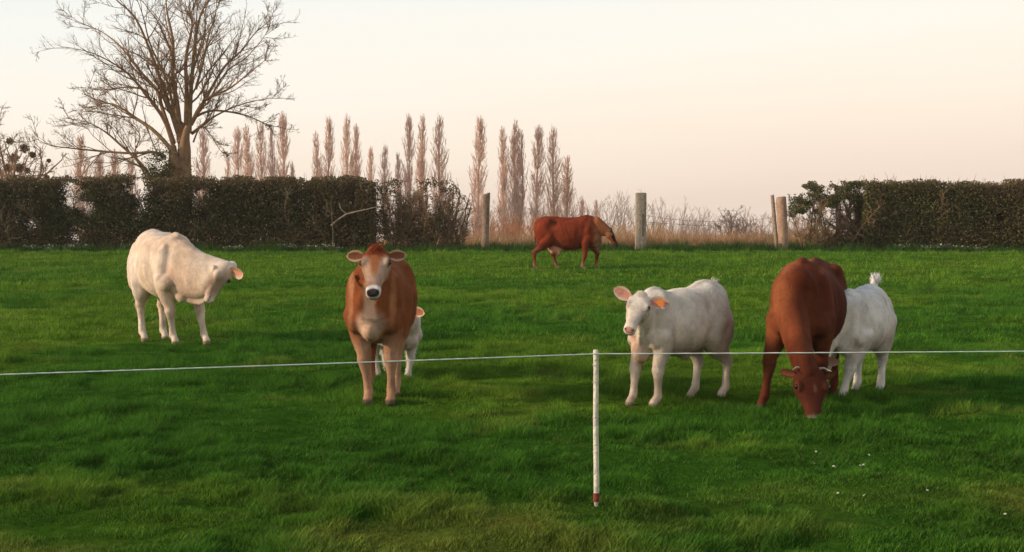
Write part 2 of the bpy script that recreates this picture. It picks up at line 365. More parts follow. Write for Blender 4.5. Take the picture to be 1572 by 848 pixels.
# ------------------------------------------------------------------ poplars
def poplar_mesh(H, wd, r, col, double=False):
    tr = Acc(); cr_ = Acc()
    stems = [(0, 0)] + ([(wd*.35, 0)] if double else [])
    for sx, sy in stems:
        hh = H*(1 if sx == 0 else .93)
        tz = np.linspace(0, hh, 12); tp = np.stack([sx*np.minimum(tz/hh*3, 1)+.12*np.sin(tz/H*7+r.uniform(0, 6)), sy+.12*np.sin(tz/H*5+r.uniform(0, 6)), tz], -1)
        trad = np.linspace(.30, .03, 12)*H/28; tubes(tr, tp[None], trad[None], 6, col*.9)
        N = 170; t0 = r.uniform(.03, .93, N); i = np.minimum((t0*11).astype(int), 10); f = (t0*11-i)[:, None]; P = tp[i]*(1-f)+tp[i+1]*f
        t1 = np.minimum(t0+r.uniform(.10, .26, N)*(1-.55*t0), r.uniform(.96, 1.01, N)); env = np.sin(np.pi*(t1*.74+.20))**.75*wd*.5*r.uniform(.85, 1.15, N)
        az = r.uniform(0, 2*np.pi, N); ro = env*np.sqrt(r.uniform(.05, 1, N)); i1 = np.minimum((t1*11).astype(int), 10); E = np.stack([tp[i1, 0]*.6+np.cos(az)*ro, tp[i1, 1]*.6+np.sin(az)*ro, t1*hh], -1)
        s5 = np.linspace(0, 1, 6)[None, :, None]; hz_ = s5**.55; vz = s5**1.15
        pts = np.concatenate([P[:, None, :2]*(1-hz_)+E[:, None, :2]*hz_, P[:, None, 2:]*(1-vz)+E[:, None, 2:]*vz], -1)+r.normal(0, .06, (N, 6, 3)); rad = np.linspace(1, .45, 6)[None]*np.full((N, 1), .042*H/28)
        L = np.linalg.norm(E-P, axis=1); tubes(cr_, pts, rad, 3, vary(col, N, r))
        P, D, Ln, R = spawn(pts, rad, L, 9, .1, (.1, .38), .40, .6, r, up=.35, rmin=.017*H/28)
        p2, r2 = grow(P, D, Ln, R, 3, .06, (0, 0, .10), r, .5); tubes(cr_, p2, r2, 3, vary(col, len(p2), r))
        P, D, Ln, R = spawn(p2, r2, Ln, 2, .1, (.15, .5), .6, .6, r, up=.3, rmin=.013*H/28)
        p3, r3 = grow(P, D, Ln, R, 2, .06, (0, 0, .10), r, .6); tubes(cr_, p3, r3, 3, vary(col, len(p3), r))
    return tr.mesh('poplar_trunk', M_twig), cr_.mesh('poplar_crown', M_twig)
r2_ = np.random.default_rng(12)
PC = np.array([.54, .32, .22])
pm = [poplar_mesh(28, w_, r2_, PC, d) for w_, d in ((3.4, False), (2.9, False), (3.9, False), (3.6, True))]
PD = 250.0; GZ = float(ground_z(0., PD))
pop = [ # px, top py, width px, variant, label
 (128,205,26,2,'tall poplar seen through the left side of the big bare tree'),
 (155,235,20,0,'low poplar left of the big tree behind drooping limbs'),
 (178,228,22,1,'poplar behind the big tree between its lower limbs'),
 (203,240,18,0,'short poplar just left of the ivy at the big trunk'),
 (314,195,26,2,'poplar just right of the big tree trunk'),
 (349,240,14,1,'tiny poplar at the left end of the five by the big tree'),
 (365,193,20,0,'poplar second in the group right of the big tree'),
 (383,190,20,1,'slim poplar in the middle of the group right of the big tree'),
 (405,186,22,2,'poplar half behind the right branch tips of the big tree'),
 (418,190,14,1,'thin poplar beside the tallest one right of the big tree'),
 (437,170,22,0,'tallest poplar of the group right of the big tree'),
 (452,248,13,2,'tiny poplar tucked right of the tallest near the big tree'),
 (489,200,17,1,'leftmost and shortest of four poplars above the hedge middle'),
 (506,178,20,0,'pointed poplar second of the four above the hedge middle'),
 (533,176,22,2,'widest of the four poplars above the hedge middle'),
 (550,189,17,1,'poplar at the right of the four above the hedge middle'),
 (569,224,15,0,'small poplar standing alone right of the four, narrower of two'),
 (591,222,20,2,'small broad hazy poplar standing alone above the brown cow'),
 (613,233,13,1,'very small poplar at the left foot of three tall ones'),
 (630,174,20,0,'left of the three tall poplars above the hedge end'),
 (648,175,18,1,'middle of the three tall poplars above the hedge end'),
 (674,177,27,2,'broad right one of the three tall poplars above the hedge end'),
 (735,177,24,0,'lone tall poplar directly behind the rough wooden post'),
 (772,193,18,1,'slim poplar first right of the rough wooden post'),
 (793,184,26,3,'broad double stemmed poplar right of the rough wooden post'),
 (823,191,22,0,'poplar rising behind the rump of the distant brown cow'),
 (850,194,26,2,'broad poplar rising behind the back of the distant brown cow'),
 (873,238,22,1,'shorter poplar rising above the shoulders of the distant cow'),
 (891,304,11,0,'tiny poplar above the neck of the distant cow'),
 (914,306,10,1,'tiny poplar above the head of the distant cow')]
first = {}
for px, py, wpx, vi, lab in pop:
    D = PD*r2_.uniform(.92, 1.08); x = (px-W_/2)/F*D; gz = float(ground_z(x, D)); top = pix(px, py, D)[2]; h = top-gz; s = h/28
    ws = (wpx/F*D)/([3.4, 2.9, 3.9, 4.2][vi])*1.5
    t = thing('poplar_tree', 'bare columnar '+lab, 'tree', (x, D, gz), r2_.uniform(0, 6.28) if vi != 3 else 0, 'bare poplars on the far side of the valley'); t.scale = (ws, ws, s); t.rotation_euler.x = r2_.normal(0, .012); t.rotation_euler.y = r2_.normal(0, .015)
    if vi == 3: t.location.x -= .6
    obj('trunk', pm[vi][0], t); obj('crown', pm[vi][1], t)

# ------------------------------------------------------------------ shrubs and hazy bushes
def shrub(name, label, cat, px, D, h, wd, col, r, stems=40, kk=(6, 5), rad=.02, group=None, lean=.45, leafcol=None, nleaf=0, lsize=.06, rmin=.008, par=True):
    b = base_on(px, D); t = thing(name, label, cat, b, 0, group); a = Acc()
    az = r.uniform(0, 6.28, stems); rr = np.sqrt(r.random(stems))*wd*.28
    P = np.stack([np.cos(az)*rr, np.sin(az)*rr, 0*az-.05], -1); an = r.uniform(0, lean, stems)
    D_ = np.stack([np.cos(az)*np.sin(an), np.sin(az)*np.sin(an), np.cos(an)], -1); L = h*r.uniform(.6, 1.0, stems)
    pts, rd = grow(P, D_, L, np.full(stems, rad), 6, .10, (0, 0, .03), r); tubes(a, pts, rd, 4, vary(col, stems, r))
    obj('stems', a.mesh('stems', M_twig), t)
    a = Acc()
    P, Dd, Ln, R = spawn(pts, rd, L, kk[0], .15, (.3, .8), .42, .6, r, up=.15, rmin=rmin); p2, r2 = grow(P, Dd, Ln, R, 4, .14, (0, 0, .05), r); tubes(a, p2, r2, 3, vary(col, len(p2), r))
    P, Dd, Ln, R = spawn(p2, r2, Ln, kk[1], .15, (.3, .8), .55, .6, r, up=.1, rmin=rmin*.8); p3, r3 = grow(P, Dd, Ln, R, 3, .16, (0, 0, .05), r); tubes(a, p3, r3, 3, vary(col, len(p3), r))
    if nleaf:
        pp = p3.reshape(-1, 3); pp = pp[r.integers(0, len(pp), nleaf)]+r.normal(0, .05, (nleaf, 3)); leaves(a, pp, lsize, r, vary(leafcol, nleaf, r))
    obj('twigs', a.mesh('twigs', M_twig), t); return t
r3_ = np.random.default_rng(21)
G1 = 'bare hazy bushes beyond the field gap'
hz = [(748,70,2.5,3.0,(.42,.20,.11),'reddish thicket at the foot of the lone poplar behind the wooden post'),
      (775,66,2.6,2.6,(.46,.21,.10),'orange brown thicket left of the distant cow, nearest the wooden post'),
      (800,68,2.4,2.6,(.46,.21,.10),'orange brown thicket between two poplar feet left of the distant cow'),
      (826,64,2.7,2.2,(.46,.21,.10),'orange stemmed thicket right behind the tail of the distant cow'),
      (700,68,2.4,3.0,(.44,.20,.10),'rusty thicket glimpsed through the bare hedge end'),
      (660,66,2.0,3.0,(.44,.20,.10),'rusty low thicket behind the bare part of the hedge'),
      (617,64,1.9,3.0,(.44,.20,.10),'rusty low thicket behind the middle of the hedge'),
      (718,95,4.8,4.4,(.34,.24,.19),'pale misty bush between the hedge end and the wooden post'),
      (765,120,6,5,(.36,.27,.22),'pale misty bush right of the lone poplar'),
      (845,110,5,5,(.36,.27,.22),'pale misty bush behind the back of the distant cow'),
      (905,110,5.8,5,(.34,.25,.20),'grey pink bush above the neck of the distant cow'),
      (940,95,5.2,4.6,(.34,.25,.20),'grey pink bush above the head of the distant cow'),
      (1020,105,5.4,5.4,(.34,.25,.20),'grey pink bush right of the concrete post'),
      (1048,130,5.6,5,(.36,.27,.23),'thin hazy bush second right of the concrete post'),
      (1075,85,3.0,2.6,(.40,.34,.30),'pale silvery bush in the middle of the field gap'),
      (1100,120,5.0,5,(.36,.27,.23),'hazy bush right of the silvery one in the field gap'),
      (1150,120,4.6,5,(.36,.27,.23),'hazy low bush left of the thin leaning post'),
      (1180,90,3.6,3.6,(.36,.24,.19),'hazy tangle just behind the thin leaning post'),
      (1228,62,2.4,3.2,(.34,.22,.14),'straw coloured bramble tangle right of the old gate post'),
      (1262,64,2.1,3.2,(.34,.22,.14),'straw coloured bramble tangle under the sparse end of the right hedge'),
      (960,62,2.0,2.2,(.50,.27,.07),'yellow twigged bush left of the concrete post'),
      (1006,62,1.9,2.2,(.46,.25,.08),'yellow twigged bush right of the concrete post'),
      (1036,60,1.0,2.4,(.40,.24,.12),'low tawny bush beside the right yellow twigged bush')]
for px, D, h, wd, col, lab in hz:
    far = D > 80
    shrub('bare_bush', lab, 'bush', px, D, h, wd, col, r3_, 42 if not far else 26, (6, 5), .016 if not far else .03, G1, lean=.5 if not far else .62, rmin=.008 if not far else .014)
def little_tree(px, D, h, wd, col, lab, nm='small_bare_tree', rad=.09):
    b = base_on(px, D); t = thing(nm, lab, 'tree', b); a = Acc()
    L0 = h*.32; tp = np.array([[0, 0, 0], [.06, 0, L0*.5], [.0, .05, L0]])+0.0; tubes(a, tp[None], np.array([[rad*1.2, rad, rad*.9]]), 6, col); obj('trunk', a.mesh('trunk', M_twig), t)
    a = Acc(); n0 = 9; P = np.tile(tp[-1], (n0, 1)); az = r3_.uniform(0, 6.28, n0); an = r3_.uniform(.2, 1.1, n0)
    D_ = np.stack([np.cos(az)*np.sin(an), np.sin(az)*np.sin(an), np.cos(an)], -1); L = np.full(n0, h*.66)*(1-.3*an); R = np.full(n0, rad*.55)
    pts, rd = grow(P, D_, L, R, 7, .18, (0, 0, .04), r3_); tubes(a, pts, rd, 4, vary(col, n0, r3_))
    crown(pts, rd, a, r3_, [(9, .15, (.4, 1.0), .5, .6, 5, .18, .03, .1, rad*.14), (6, .15, (.4, 1.), .5, .6, 4, .18, .03, .1, rad*.1), (4, .15, (.4, 1.), .5, .6, 3, .18, .03, .1, rad*.08)], [col])
    obj('crown', a.mesh('crown', M_twig), t); return t, b
little_tree(1119, 78, 3.7, 3, np.array((.22, .16, .13)), 'small gnarled bare fruit tree in the field gap, left of two')
little_tree(1147, 82, 3.3, 3, np.array((.22, .16, .13)), 'small gnarled bare fruit tree in the field gap, right of two')
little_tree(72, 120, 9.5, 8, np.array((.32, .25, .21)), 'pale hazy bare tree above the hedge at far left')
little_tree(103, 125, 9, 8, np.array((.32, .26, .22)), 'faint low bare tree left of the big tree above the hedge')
mt, mb = little_tree(18, 95, 12.2, 8, np.array((.30, .17, .10)), 'bare tree full of round mistletoe balls at the far left', 'mistletoe_tree', .2)
for (mx, my, ms) in ((15, 217, 10), (37, 228, 13), (22, 243, 14), (50, 238, 9), (30, 258, 13), (12, 258, 11), (75, 247, 5), (72, 272, 6), (103, 272, 5), (42, 262, 8)):
    a = Acc(); n = 260; d = nrm(r3_.normal(0, 1, (n, 3))); rr = ms/F*95*.55
    c = pix(mx, my, 95+r3_.uniform(-1, 1))-mb
    pts, rd = grow(np.tile(c, (n, 1)), d, rr*r3_.uniform(.7, 1.1, n), np.full(n, .02), 3, .15, (0, 0, 0), r3_); tubes(a, pts, rd, 3, vary((.20, .115, .055), n, r3_))
    e = pts[:, 1:].reshape(-1, 3); leaves(a, e, .12, r3_, vary((.19, .11, .045), len(e), r3_)); obj('mistletoe', a.mesh('mistletoe', M_leaf), mt)

# ------------------------------------------------------------------ hedges
HD = 42.6
def hedge(name, label, cat, px0, px1, topf, dens, r, nleaf, ntwig, leafc, twigc, depth=.75, holes=(), group=None, nstem=40, topbrown=.35):
    c = base_on((px0+px1)/2, HD); t = thing(name, label, cat, c, 0, group)
    def keep(px, py, P, thr):
        # sparse where the hedge is sparse: clumpy volume noise
        nz = fbm(P[:, 0]*2.2, P[:, 2]*2.2, P[:, 1]*1.5, 13, 3); k = nz > thr
        for hx, hy, hr in holes: k &= ((px-hx)**2+((py-hy)*.8)**2 > (hr*1.3*(.7+.6*vnoise(P[:, 0]*4, P[:, 2]*4)))**2)
        return k
    ntot = nleaf*2; px = r.uniform(px0, px1, ntot); f = r.random(ntot)**.9; top = topf(px); py = 386-(386-top)*f
    y = HD+r.uniform(-depth, depth, ntot)
    P = np.stack([(px-W_/2)/F*HD, y, ground_z((px-W_/2)/F*HD, y)+(386-py)/F*HD], -1)
    k = keep(px, py, P, dens(px)-.10*(1-f)); P = P[k]; f = f[k]
    cc = vary(leafc, len(P), r, .35, .15); zx = fbm(P[:, 0]*.35, P[:, 2]*.8, s=71, o=2); br = (r.random(len(P)) < (.05+.7*sstep(.42, .62, zx)*.7+topbrown*sstep(.5, 1, f)))[:, None]; cc = cc*(.6+.9*fbm(P[:, 0]*1.5, P[:, 2]*1.5, P[:, 1]*2, s=72)[:, None])
    cc = np.where(br, vary((.155, .105, .045), len(P), r, .4), cc)
    a = Acc(); leaves(a, P-c, .07, r, cc); obj('foliage', a.mesh('foliage', M_leaf), t)
    # upright stems and twigs
    a = Acc(); px = r.uniform(px0+3, px1-3, nstem); x = (px-W_/2)/F*HD; P0 = np.stack([x, HD+r.uniform(-depth*.6, depth*.6, nstem), ground_z(x, np.full(nstem, HD))-.05], -1)-c
    L = (386-topf(px))/F*HD*r.uniform(.75, .98, nstem)
    pts, rd = grow(P0, np.stack([r.normal(0, .25, nstem), r.normal(0, .15, nstem), np.ones(nstem)], -1), L, r.uniform(.02, .045, nstem), 9, .16, (0, 0, .08), r); tubes(a, pts, rd, 5, vary(twigc, nstem, r))
    obj('stems', a.mesh('stems', M_bark), t)
    a = Acc(); P, D, Ln, R = spawn(pts, rd, L, max(2, ntwig//nstem//5), .12, (.5, 1.3), .30, .5, r, up=.05, rmin=.010)
    p2, r2 = grow(P, D, Ln, R, 5, .22, (0, 0, .03), r); tp = p2[:, :, 2].max(1) < (386-topf((p2[:, -1, 0]+c[0])*F/HD+W_/2))/F*HD+.06; p2, r2, Ln = p2[tp], r2[tp], Ln[tp]
    tubes(a, p2, r2, 4, vary(twigc, len(p2), r, .35))
    P, D, Ln, R = spawn(p2, r2, Ln, 5, .1, (.4, 1.2), .6, .6, r, up=.05, rmin=.0065)
    p3, r3 = grow(P, D, Ln, R, 4, .25, (0, 0, .02), r); tp = p3[:, :, 2].max(1) < (386-topf((p3[:, -1, 0]+c[0])*F/HD+W_/2))/F*HD+.12
    tubes(a, p3[tp], r3[tp], 3, vary(twigc, int(tp.sum()), r, .35))
    n = int((px1-px0)/9); px = r.uniform(px0+8, px1-3, n); P = np.stack([(px-W_/2)/F*HD, HD+r.uniform(-.4, .4, n), ground_z((px-W_/2)/F*HD, np.full(n, HD))+(386-topf(px)-4)/F*HD], -1)-c   # shoots above the clipped top
    p4, r4 = grow(P, np.stack([r.normal(.1, .5, n), r.normal(0, .2, n), np.ones(n)], -1), r.uniform(.08, .42, n), np.full(n, .010), 4, .1, (0, 0, .05), r); tubes(a, p4, r4, 3, vary(twigc, n, r, .3))
    obj('twigs', a.mesh('twigs', M_twig), t); return t
r4_ = np.random.default_rng(5)
def topL(px): return 276+5*sstep(520, 640, px)+5*(fbm(px*.03, px*0, s=2)-.5)*2+10*(vnoise(px*.25, px*0, s=6)-.5)
def densL(px): return .30+.15*np.exp(-((px-118)/16)**2)+.13*np.exp(-((px-215)/14)**2)+.10*sstep(430, 590, px)+.06*(vnoise(px*.02, px*0, s=19)-.5)
GL = (.062, .064, .021)
hedge('hedge', 'long dark clipped hedge with brown top below the big bare tree', 'hedge', -260, 575, topL, densL, r4_, 168000, 20000, GL, (.16, .12, .07),
      holes=[(112, 300, 13), (-120, 310, 12), (106, 286, 6), (135, 325, 9), (213, 293, 12), (216, 322, 7), (303, 310, 8), (312, 301, 6), (55, 345, 8), (118, 360, 8)], nstem=110)
def topM(px): return 280+4*(vnoise(px*.2, px*0, s=6)-.5)*2+26*sstep(685, 722, px)
hedge('bare_thorn_hedge', 'see-through end of the left hedge, mostly bare twisting stems', 'hedge', 560, 714, topM, lambda px: .53+.03*sstep(600, 700, px), r4_, 9500, 6000, (.075, .065, .025), (.22, .14, .08),
      holes=[(640, 310, 10), (700, 330, 14), (670, 300, 6)], nstem=46, depth=.55, topbrown=.5)
def topR(px): return 284+14*sstep(1262, 1215, px)+3*(vnoise(px*.06, px*0, s=2)-.5)*2+9*(vnoise(px*.3, px*0, s=16)-.5)
hedge('hedge', 'dense brown-green clipped hedge at the right edge of the field', 'hedge', 1318, 1830, topR, lambda px: .30+.14*sstep(1360, 1318, px)+0*px, r4_, 119000, 17000, (.105, .105, .032), (.18, .12, .06), holes=[(1523, 335, 5), (1350, 355, 7)], nstem=60, topbrown=.45)
def topR2(px): return 286+20*sstep(1240, 1212, px)+7*(vnoise(px*.2, px*0, s=26)-.5)*2
hedge('leafy_bush', 'straggly leafy bush with light showing through at the left end of the right hedge', 'bush', 1214, 1348, topR2, lambda px: .455+.0*px, r4_, 26000, 5000, (.085, .088, .028), (.20, .13, .07),
      holes=[(1275, 345, 20), (1245, 350, 18), (1300, 335, 16), (1310, 360, 10), (1228, 362, 20), (1290, 322, 8)], nstem=30, depth=.5, topbrown=.12)
# the pale broken bough in the left hedge
a = Acc(); bp = np.array([pix(x, y, 41.75) for x, y in ((508, 347), (518, 338), (532, 329), (548, 325), (562, 322), (578, 318))]); b = bp[0].copy()
tubes(a, (bp-b)[None], np.array([[.03, .03, .032, .03, .022, .015]]), 6, (.30, .22, .15))
sp = np.array([pix(x, y, 41.8) for x, y in ((532, 329), (524, 322), (520, 312))])-b; tubes(a, sp[None], np.array([[.025, .018, .01]]), 5, (.33, .25, .18))
o = obj('broken_bough', a.mesh('broken_bough', M_bark, True), None, label='pale broken bough leaning across the left hedge front', category='branch'); o.location = b.tolist()
a = Acc(); bp = np.array([pix(x, y, 41.7) for x, y in ((512, 392), (511, 350), (508, 308))]); b = bp[0].copy(); tubes(a, (bp-b)[None], np.array([[.016, .016, .012]]), 6, (.15, .115, .08))
o = obj('stake', a.mesh('stake', M_bark, True), None, label='thin grey stake standing in front of the left hedge', category='stake'); o.location = b.tolist()

# ------------------------------------------------------------------ posts
def post(name, label, pxb, pyb, pxt, pyt, wpx, D, col, r, square=True, sub=8, rough=.006, slant=0, cracks=0, bev=.18):
    zt = pix(pxt, pyt, D); zb = pix(pxb, pyb, D); zb[2] = float(ground_z(zb[0], D)); hgt = zt-zb; R = wpx/F*D/2
    t = thing(name, label, 'post', zb)
    n = 18; ks = 16; a = Acc(); V = []; C = []
    for i in range(n+1):
        s = i/n; c = hgt*s
        if i == 0: c = c-np.array([0, 0, .08])
        th = np.arange(ks)/ks*2*np.pi+np.pi/4
        e = 7 if square else 2.2
        rr = R/((np.abs(np.cos(th-np.pi/4))**e+np.abs(np.sin(th-np.pi/4))**e)**(1/e))
        rr = rr*(1+rough/R*(vnoise(np.cos(th)*2+5, np.sin(th)*2+5, s*hgt[2]*5, 3)-.5)*2)
        zz = np.full(ks, c[2])+(slant*np.cos(th-np.pi/4)*R if i == n else 0)+(r.uniform(-.01, .01, ks) if i == n and not square else 0)
        V.append(np.stack([c[0]+np.cos(th-np.pi/4)*rr, c[1]+np.sin(th-np.pi/4)*rr, zz], -1))
    top = V[-1].copy(); ctr = top.mean(0); top2 = ctr+(top-ctr)*(1-bev); top2[:, 2] += R*bev*.5; V.append(top2); V.append(np.tile(top2.mean(0), (ks, 1)))
    V = np.concatenate(V); i = (np.arange(n+2)*ks)[:, None]; j = np.arange(ks)[None]; j2 = (j+1) % ks
    f = np.stack([i+j, i+j2, i+ks+j2, i+ks+j], -1).reshape(-1, 4)
    cn = fbm(V[:, 0]*9, V[:, 1]*9, V[:, 2]*3, 5)[:, None]; cc = np.asarray(col)*(.6+.8*cn)
    moss = np.clip(sstep(.45, .0, V[:, 2:3])*.6, 0, 1); cc = cc*(1-moss)+np.array([.12, .11, .06])*moss
    a.add(V, f, None, cc); obj('shaft', a.mesh('shaft', M_post, not square), t)
    return t, zb, R, hgt
r5_ = np.random.default_rng(9)
pA = post('wooden_post', 'rough dark weathered wooden post beside the left hedge end', 744, 389, 747, 298, 11, 41.3, (.22, .15, .105), r5_, False, rough=.02, slant=.3)
pB = post('concrete_post', 'thick square pale concrete post right of the distant cow', 983, 390, 984, 297, 16.5, 41.3, (.30, .245, .19), r5_, True, rough=.003)
pC = post('thin_post', 'thin leaning grey wooden post left of the old gate post', 1193, 389, 1185.5, 300, 5.5, 41.9, (.30, .22, .16), r5_, False, rough=.006, slant=.3)
pD = post('gate_post', 'thick weathered wooden gate post beside the right leafy bush', 1203, 389, 1199, 303, 15, 41.3, (.34, .21, .14), r5_, False, rough=.02, slant=.1)
def box(name, c, s, col, par, mat=M_post):
    V = np.array([[x, y, z] for x in (-1, 1) for y in (-1, 1) for z in (-1, 1)])*np.array(s)/2+np.array(c)
    f = np.array([[0, 1, 3, 2], [4, 6, 7, 5], [0, 4, 5, 1], [2, 3, 7, 6], [0, 2, 6, 4], [1, 5, 7, 3]])
    a = Acc(); a.add(V, f, None, col); me = a.mesh(name, mat); o = obj(name, me, par)
    return o
box('slot_strip', (.06, -pB[2]-.012, .85), (.035, .02, .75), (.10, .08, .06), pB[0])
box('foot_block', (-.20, -.05, .12), (.16, .2, .30), (.20, .15, .11), pD[0])
# sagging wires between the posts at the field gap
def wire(name, label, A, B, sag, rad, col, par=None):
    n = 24; s = np.linspace(0, 1, n)[:, None]; P = A*(1-s)+B*s; P[:, 2] -= sag*4*(s*(1-s))[:, 0]; b = P[0].copy(); a = Acc(); tubes(a, (P-b)[None], np.full((1, n), rad), 6, col)
    o = obj(name, a.mesh(name, M_plain, True), par, label=label, category='wire'); o.location = b.tolist()
wire('wire', 'upper thin rusty wire sagging across the field gap', pix(990, 331, 41.3), pix(1187, 334, 41.9), .17, .006, (.22, .15, .12))
wire('wire', 'lower thin rusty wire sagging across the field gap', pix(990, 341, 41.3), pix(1190, 347, 41.9), .06, .006, (.22, .15, .12))
# pale tufts (snowdrops) along the hedge foot
def tuft_mesh(r):
    n = 70; a = Acc(); az = r.uniform(0, 6.28, n); rr = r.uniform(0, .22, n); P = np.stack([np.cos(az)*rr, np.sin(az)*rr*.6, 0*az-.02], -1); h = r.uniform(.12, .28, n); az2 = r.uniform(0, 6.28, n)
    mid = P+np.stack([np.cos(az2)*h*.2, np.sin(az2)*h*.2, h*.8], -1); tip = P+np.stack([np.cos(az2)*h*.55, np.sin(az2)*h*.55, h*.82], -1)
    wv = np.stack([np.sin(az2), -np.cos(az2), 0*az2], -1)*.010
    V = np.stack([P-wv, P+wv, mid+wv, mid-wv, tip], 1).reshape(-1, 3); b = np.arange(n)[:, None]*5
    a.add(V, b+np.array([[0, 1, 2, 3]]), b+np.array([[3, 2, 4]]), np.repeat(vary((.085, .14, .055), n, r), 5, 0)); k = r.integers(0, n, 14); leaves(a, tip[k]+[0, 0, .02], .055, r, vary((.50, .55, .42), 14, r, .15)); return a.mesh('snowdrop_tuft', M_leaf)
tm = [tuft_mesh(r5_) for _ in range(3)]
for i, (px, py) in enumerate([(48, 383), (55, 381), (76, 384), (101, 385), (112, 386), (127, 385), (194, 385), (352, 387), (363, 385), (436, 386), (449, 384), (478, 386), (492, 387), (505, 386), (521, 387), (1413, 386), (1424, 383), (1436, 384), (1447, 382), (1459, 383), (1471, 381), (1483, 382), (1496, 380), (1508, 381), (1382, 387)]):
    D = 41.2+r5_.uniform(-.3, .2); b = base_on(px, D); right = px > 1300
    sd_ = 'right' if right else 'left'; t = obj('snowdrop_tuft', tm[i % 3], None, label='pale green tuft with small white flowers at the foot of the '+sd_+' hedge', category='flower', group='tufts at the foot of the '+sd_+' hedge')
    s = r5_.uniform(.8, 1.25); t.location = b.tolist(); t.rotation_euler = (0, 0, r5_.uniform(0, 6)); t.scale = (s, s, s*.9)
# daisies in the foreground
a = Acc(); th = np.arange(10)/10*2*np.pi
for k in range(10):
    d = np.array([math.cos(th[k]), math.sin(th[k]), .25]); s = np.array([-math.sin(th[k]), math.cos(th[k]), 0])*.002
    a.add([d*.002-s, d*.002+s, d*.007+s, d*.007-s], [[0, 1, 2, 3]], None, (.72, .72, .68))
a.add([[-.003, -.003, .003], [.003, -.003, .003], [.003, .003, .003], [-.003, .003, .003]], [[0, 1, 2, 3]], None, (.6, .45, .05))
dm = a.mesh('daisy', M_leaf)
for zx, zy in ((270, 320), (378, 408), (572, 345), (522, 400), (540, 388), (550, 381), (395, 555), (545, 565), (905, 530), (965, 525), (655, 325), (1350, 675), (260, 385), (370, 400)):
    g = gpx(1180+zx/3.72, 620+zy/3.72); o = obj('daisy', dm, None, label='tiny white daisy open in the grass at lower right', category='flower', group='daisies in the grass'); o.location = (g[0], g[1], float(ground_z(g[0], g[1]))+.05); o.rotation_euler = (.5, 0, zx)

# ------------------------------------------------------------------ electric fence in front
eb = gpx(915.5, 781); et = pix(914.5, 538, eb[1])
ef = thing('fence_post', 'slim white round fence post with a red band near its pointed foot', 'post', eb)
def seg(name, s0, s1, r0, r1, col, n=10, mat=M_post, top=False):
    h = et-eb; s = np.linspace(s0, s1, n); P = s[:, None]*h[None]; P[:, 0] += .0012*np.sin(s*9); rad = np.linspace(r0, r1, n)
    if top: P = np.concatenate([P, P[-1:]+[0, 0, .003], P[-1:]+[0, 0, .004]]); rad = np.concatenate([rad, [r1*.75, .0004]])
    a = Acc(); tubes(a, P[None], rad[None], 14, col); return obj(name, a.mesh(name, mat, True), ef)
def Body_knot(kz):
    a = Acc(); c = (et-eb)*kz; th = np.linspace(0, 2*np.pi, 17); c0 = c+np.array([.0, 0, 0]); ring = np.stack([c0[0]-.001+.0145*np.cos(th), c0[1]+.0145*np.sin(th), np.full(17, c0[2])+.002*np.cos(th)], -1); tubes(a, ring[None], np.full((1, 17), .0022), 6, (.56, .52, .42)); return obj('ring', a.mesh('ring', M_post, True), ef)
seg('shaft', .098, 1.0, .0148, .0135, (.62, .58, .47), 24, top=True)
seg('red_band', .046, .10, .0170, .0165, (.22, .045, .03), 4)
for kz in (.36, .58, .80, .91):
    b_ = Body_knot(kz)
seg('pointed_foot', -.06, .05, .004, .0135, (.46, .40, .28), 6)
a = Acc(); cpt = (pix(914.7, 543, eb[1])-eb); th = np.linspace(0, 2*np.pi, 17); ring = np.stack([cpt[0]+.0165*np.cos(th), cpt[1]+.0165*np.sin(th), np.full(17, cpt[2])], -1); tubes(a, ring[None], np.full((1, 17), .003), 6, (.5, .5, .45)); obj('wire_clip', a.mesh('wire_clip', M_plain, True), ef)
A1 = pix(914.7, 543, eb[1])+np.array([0, -.018, 0]); A0 = A1+(pix(-330, 583, 5.35)-A1)*1.6; A2 = A1+(pix(1900, 533, 6.72)-A1)*2
n = 60
def span(A, B, sag, k): s = np.linspace(0, 1, k)[:, None]; P = A*(1-s)+B*s; P[:, 2] -= sag*4*(s*(1-s))[:, 0]; return P
P = np.concatenate([span(A0, A1, .008, 90), span(A1, A2, .012, 60)[1:]])
a = Acc(); m = len(P); b = P[90].copy()
for ph in (0, 2.1, 4.2):
    s = np.arange(m)*2.0+ph
    Pk = np.repeat(P, 1, 0)-b; Pk[:, 2] += .0016*np.sin(s); Pk[:, 1] += .0016*np.cos(s)
    tubes(a, Pk[None], np.full((1, m), .0021), 5, (.70, .74, .66) if ph else (.55, .68, .58))
o = obj('fence_rope', a.mesh('fence_rope', M_plain, True), None, label='pale twisted electric fence rope stretched across the whole foreground', category='rope'); o.location = b.tolist()

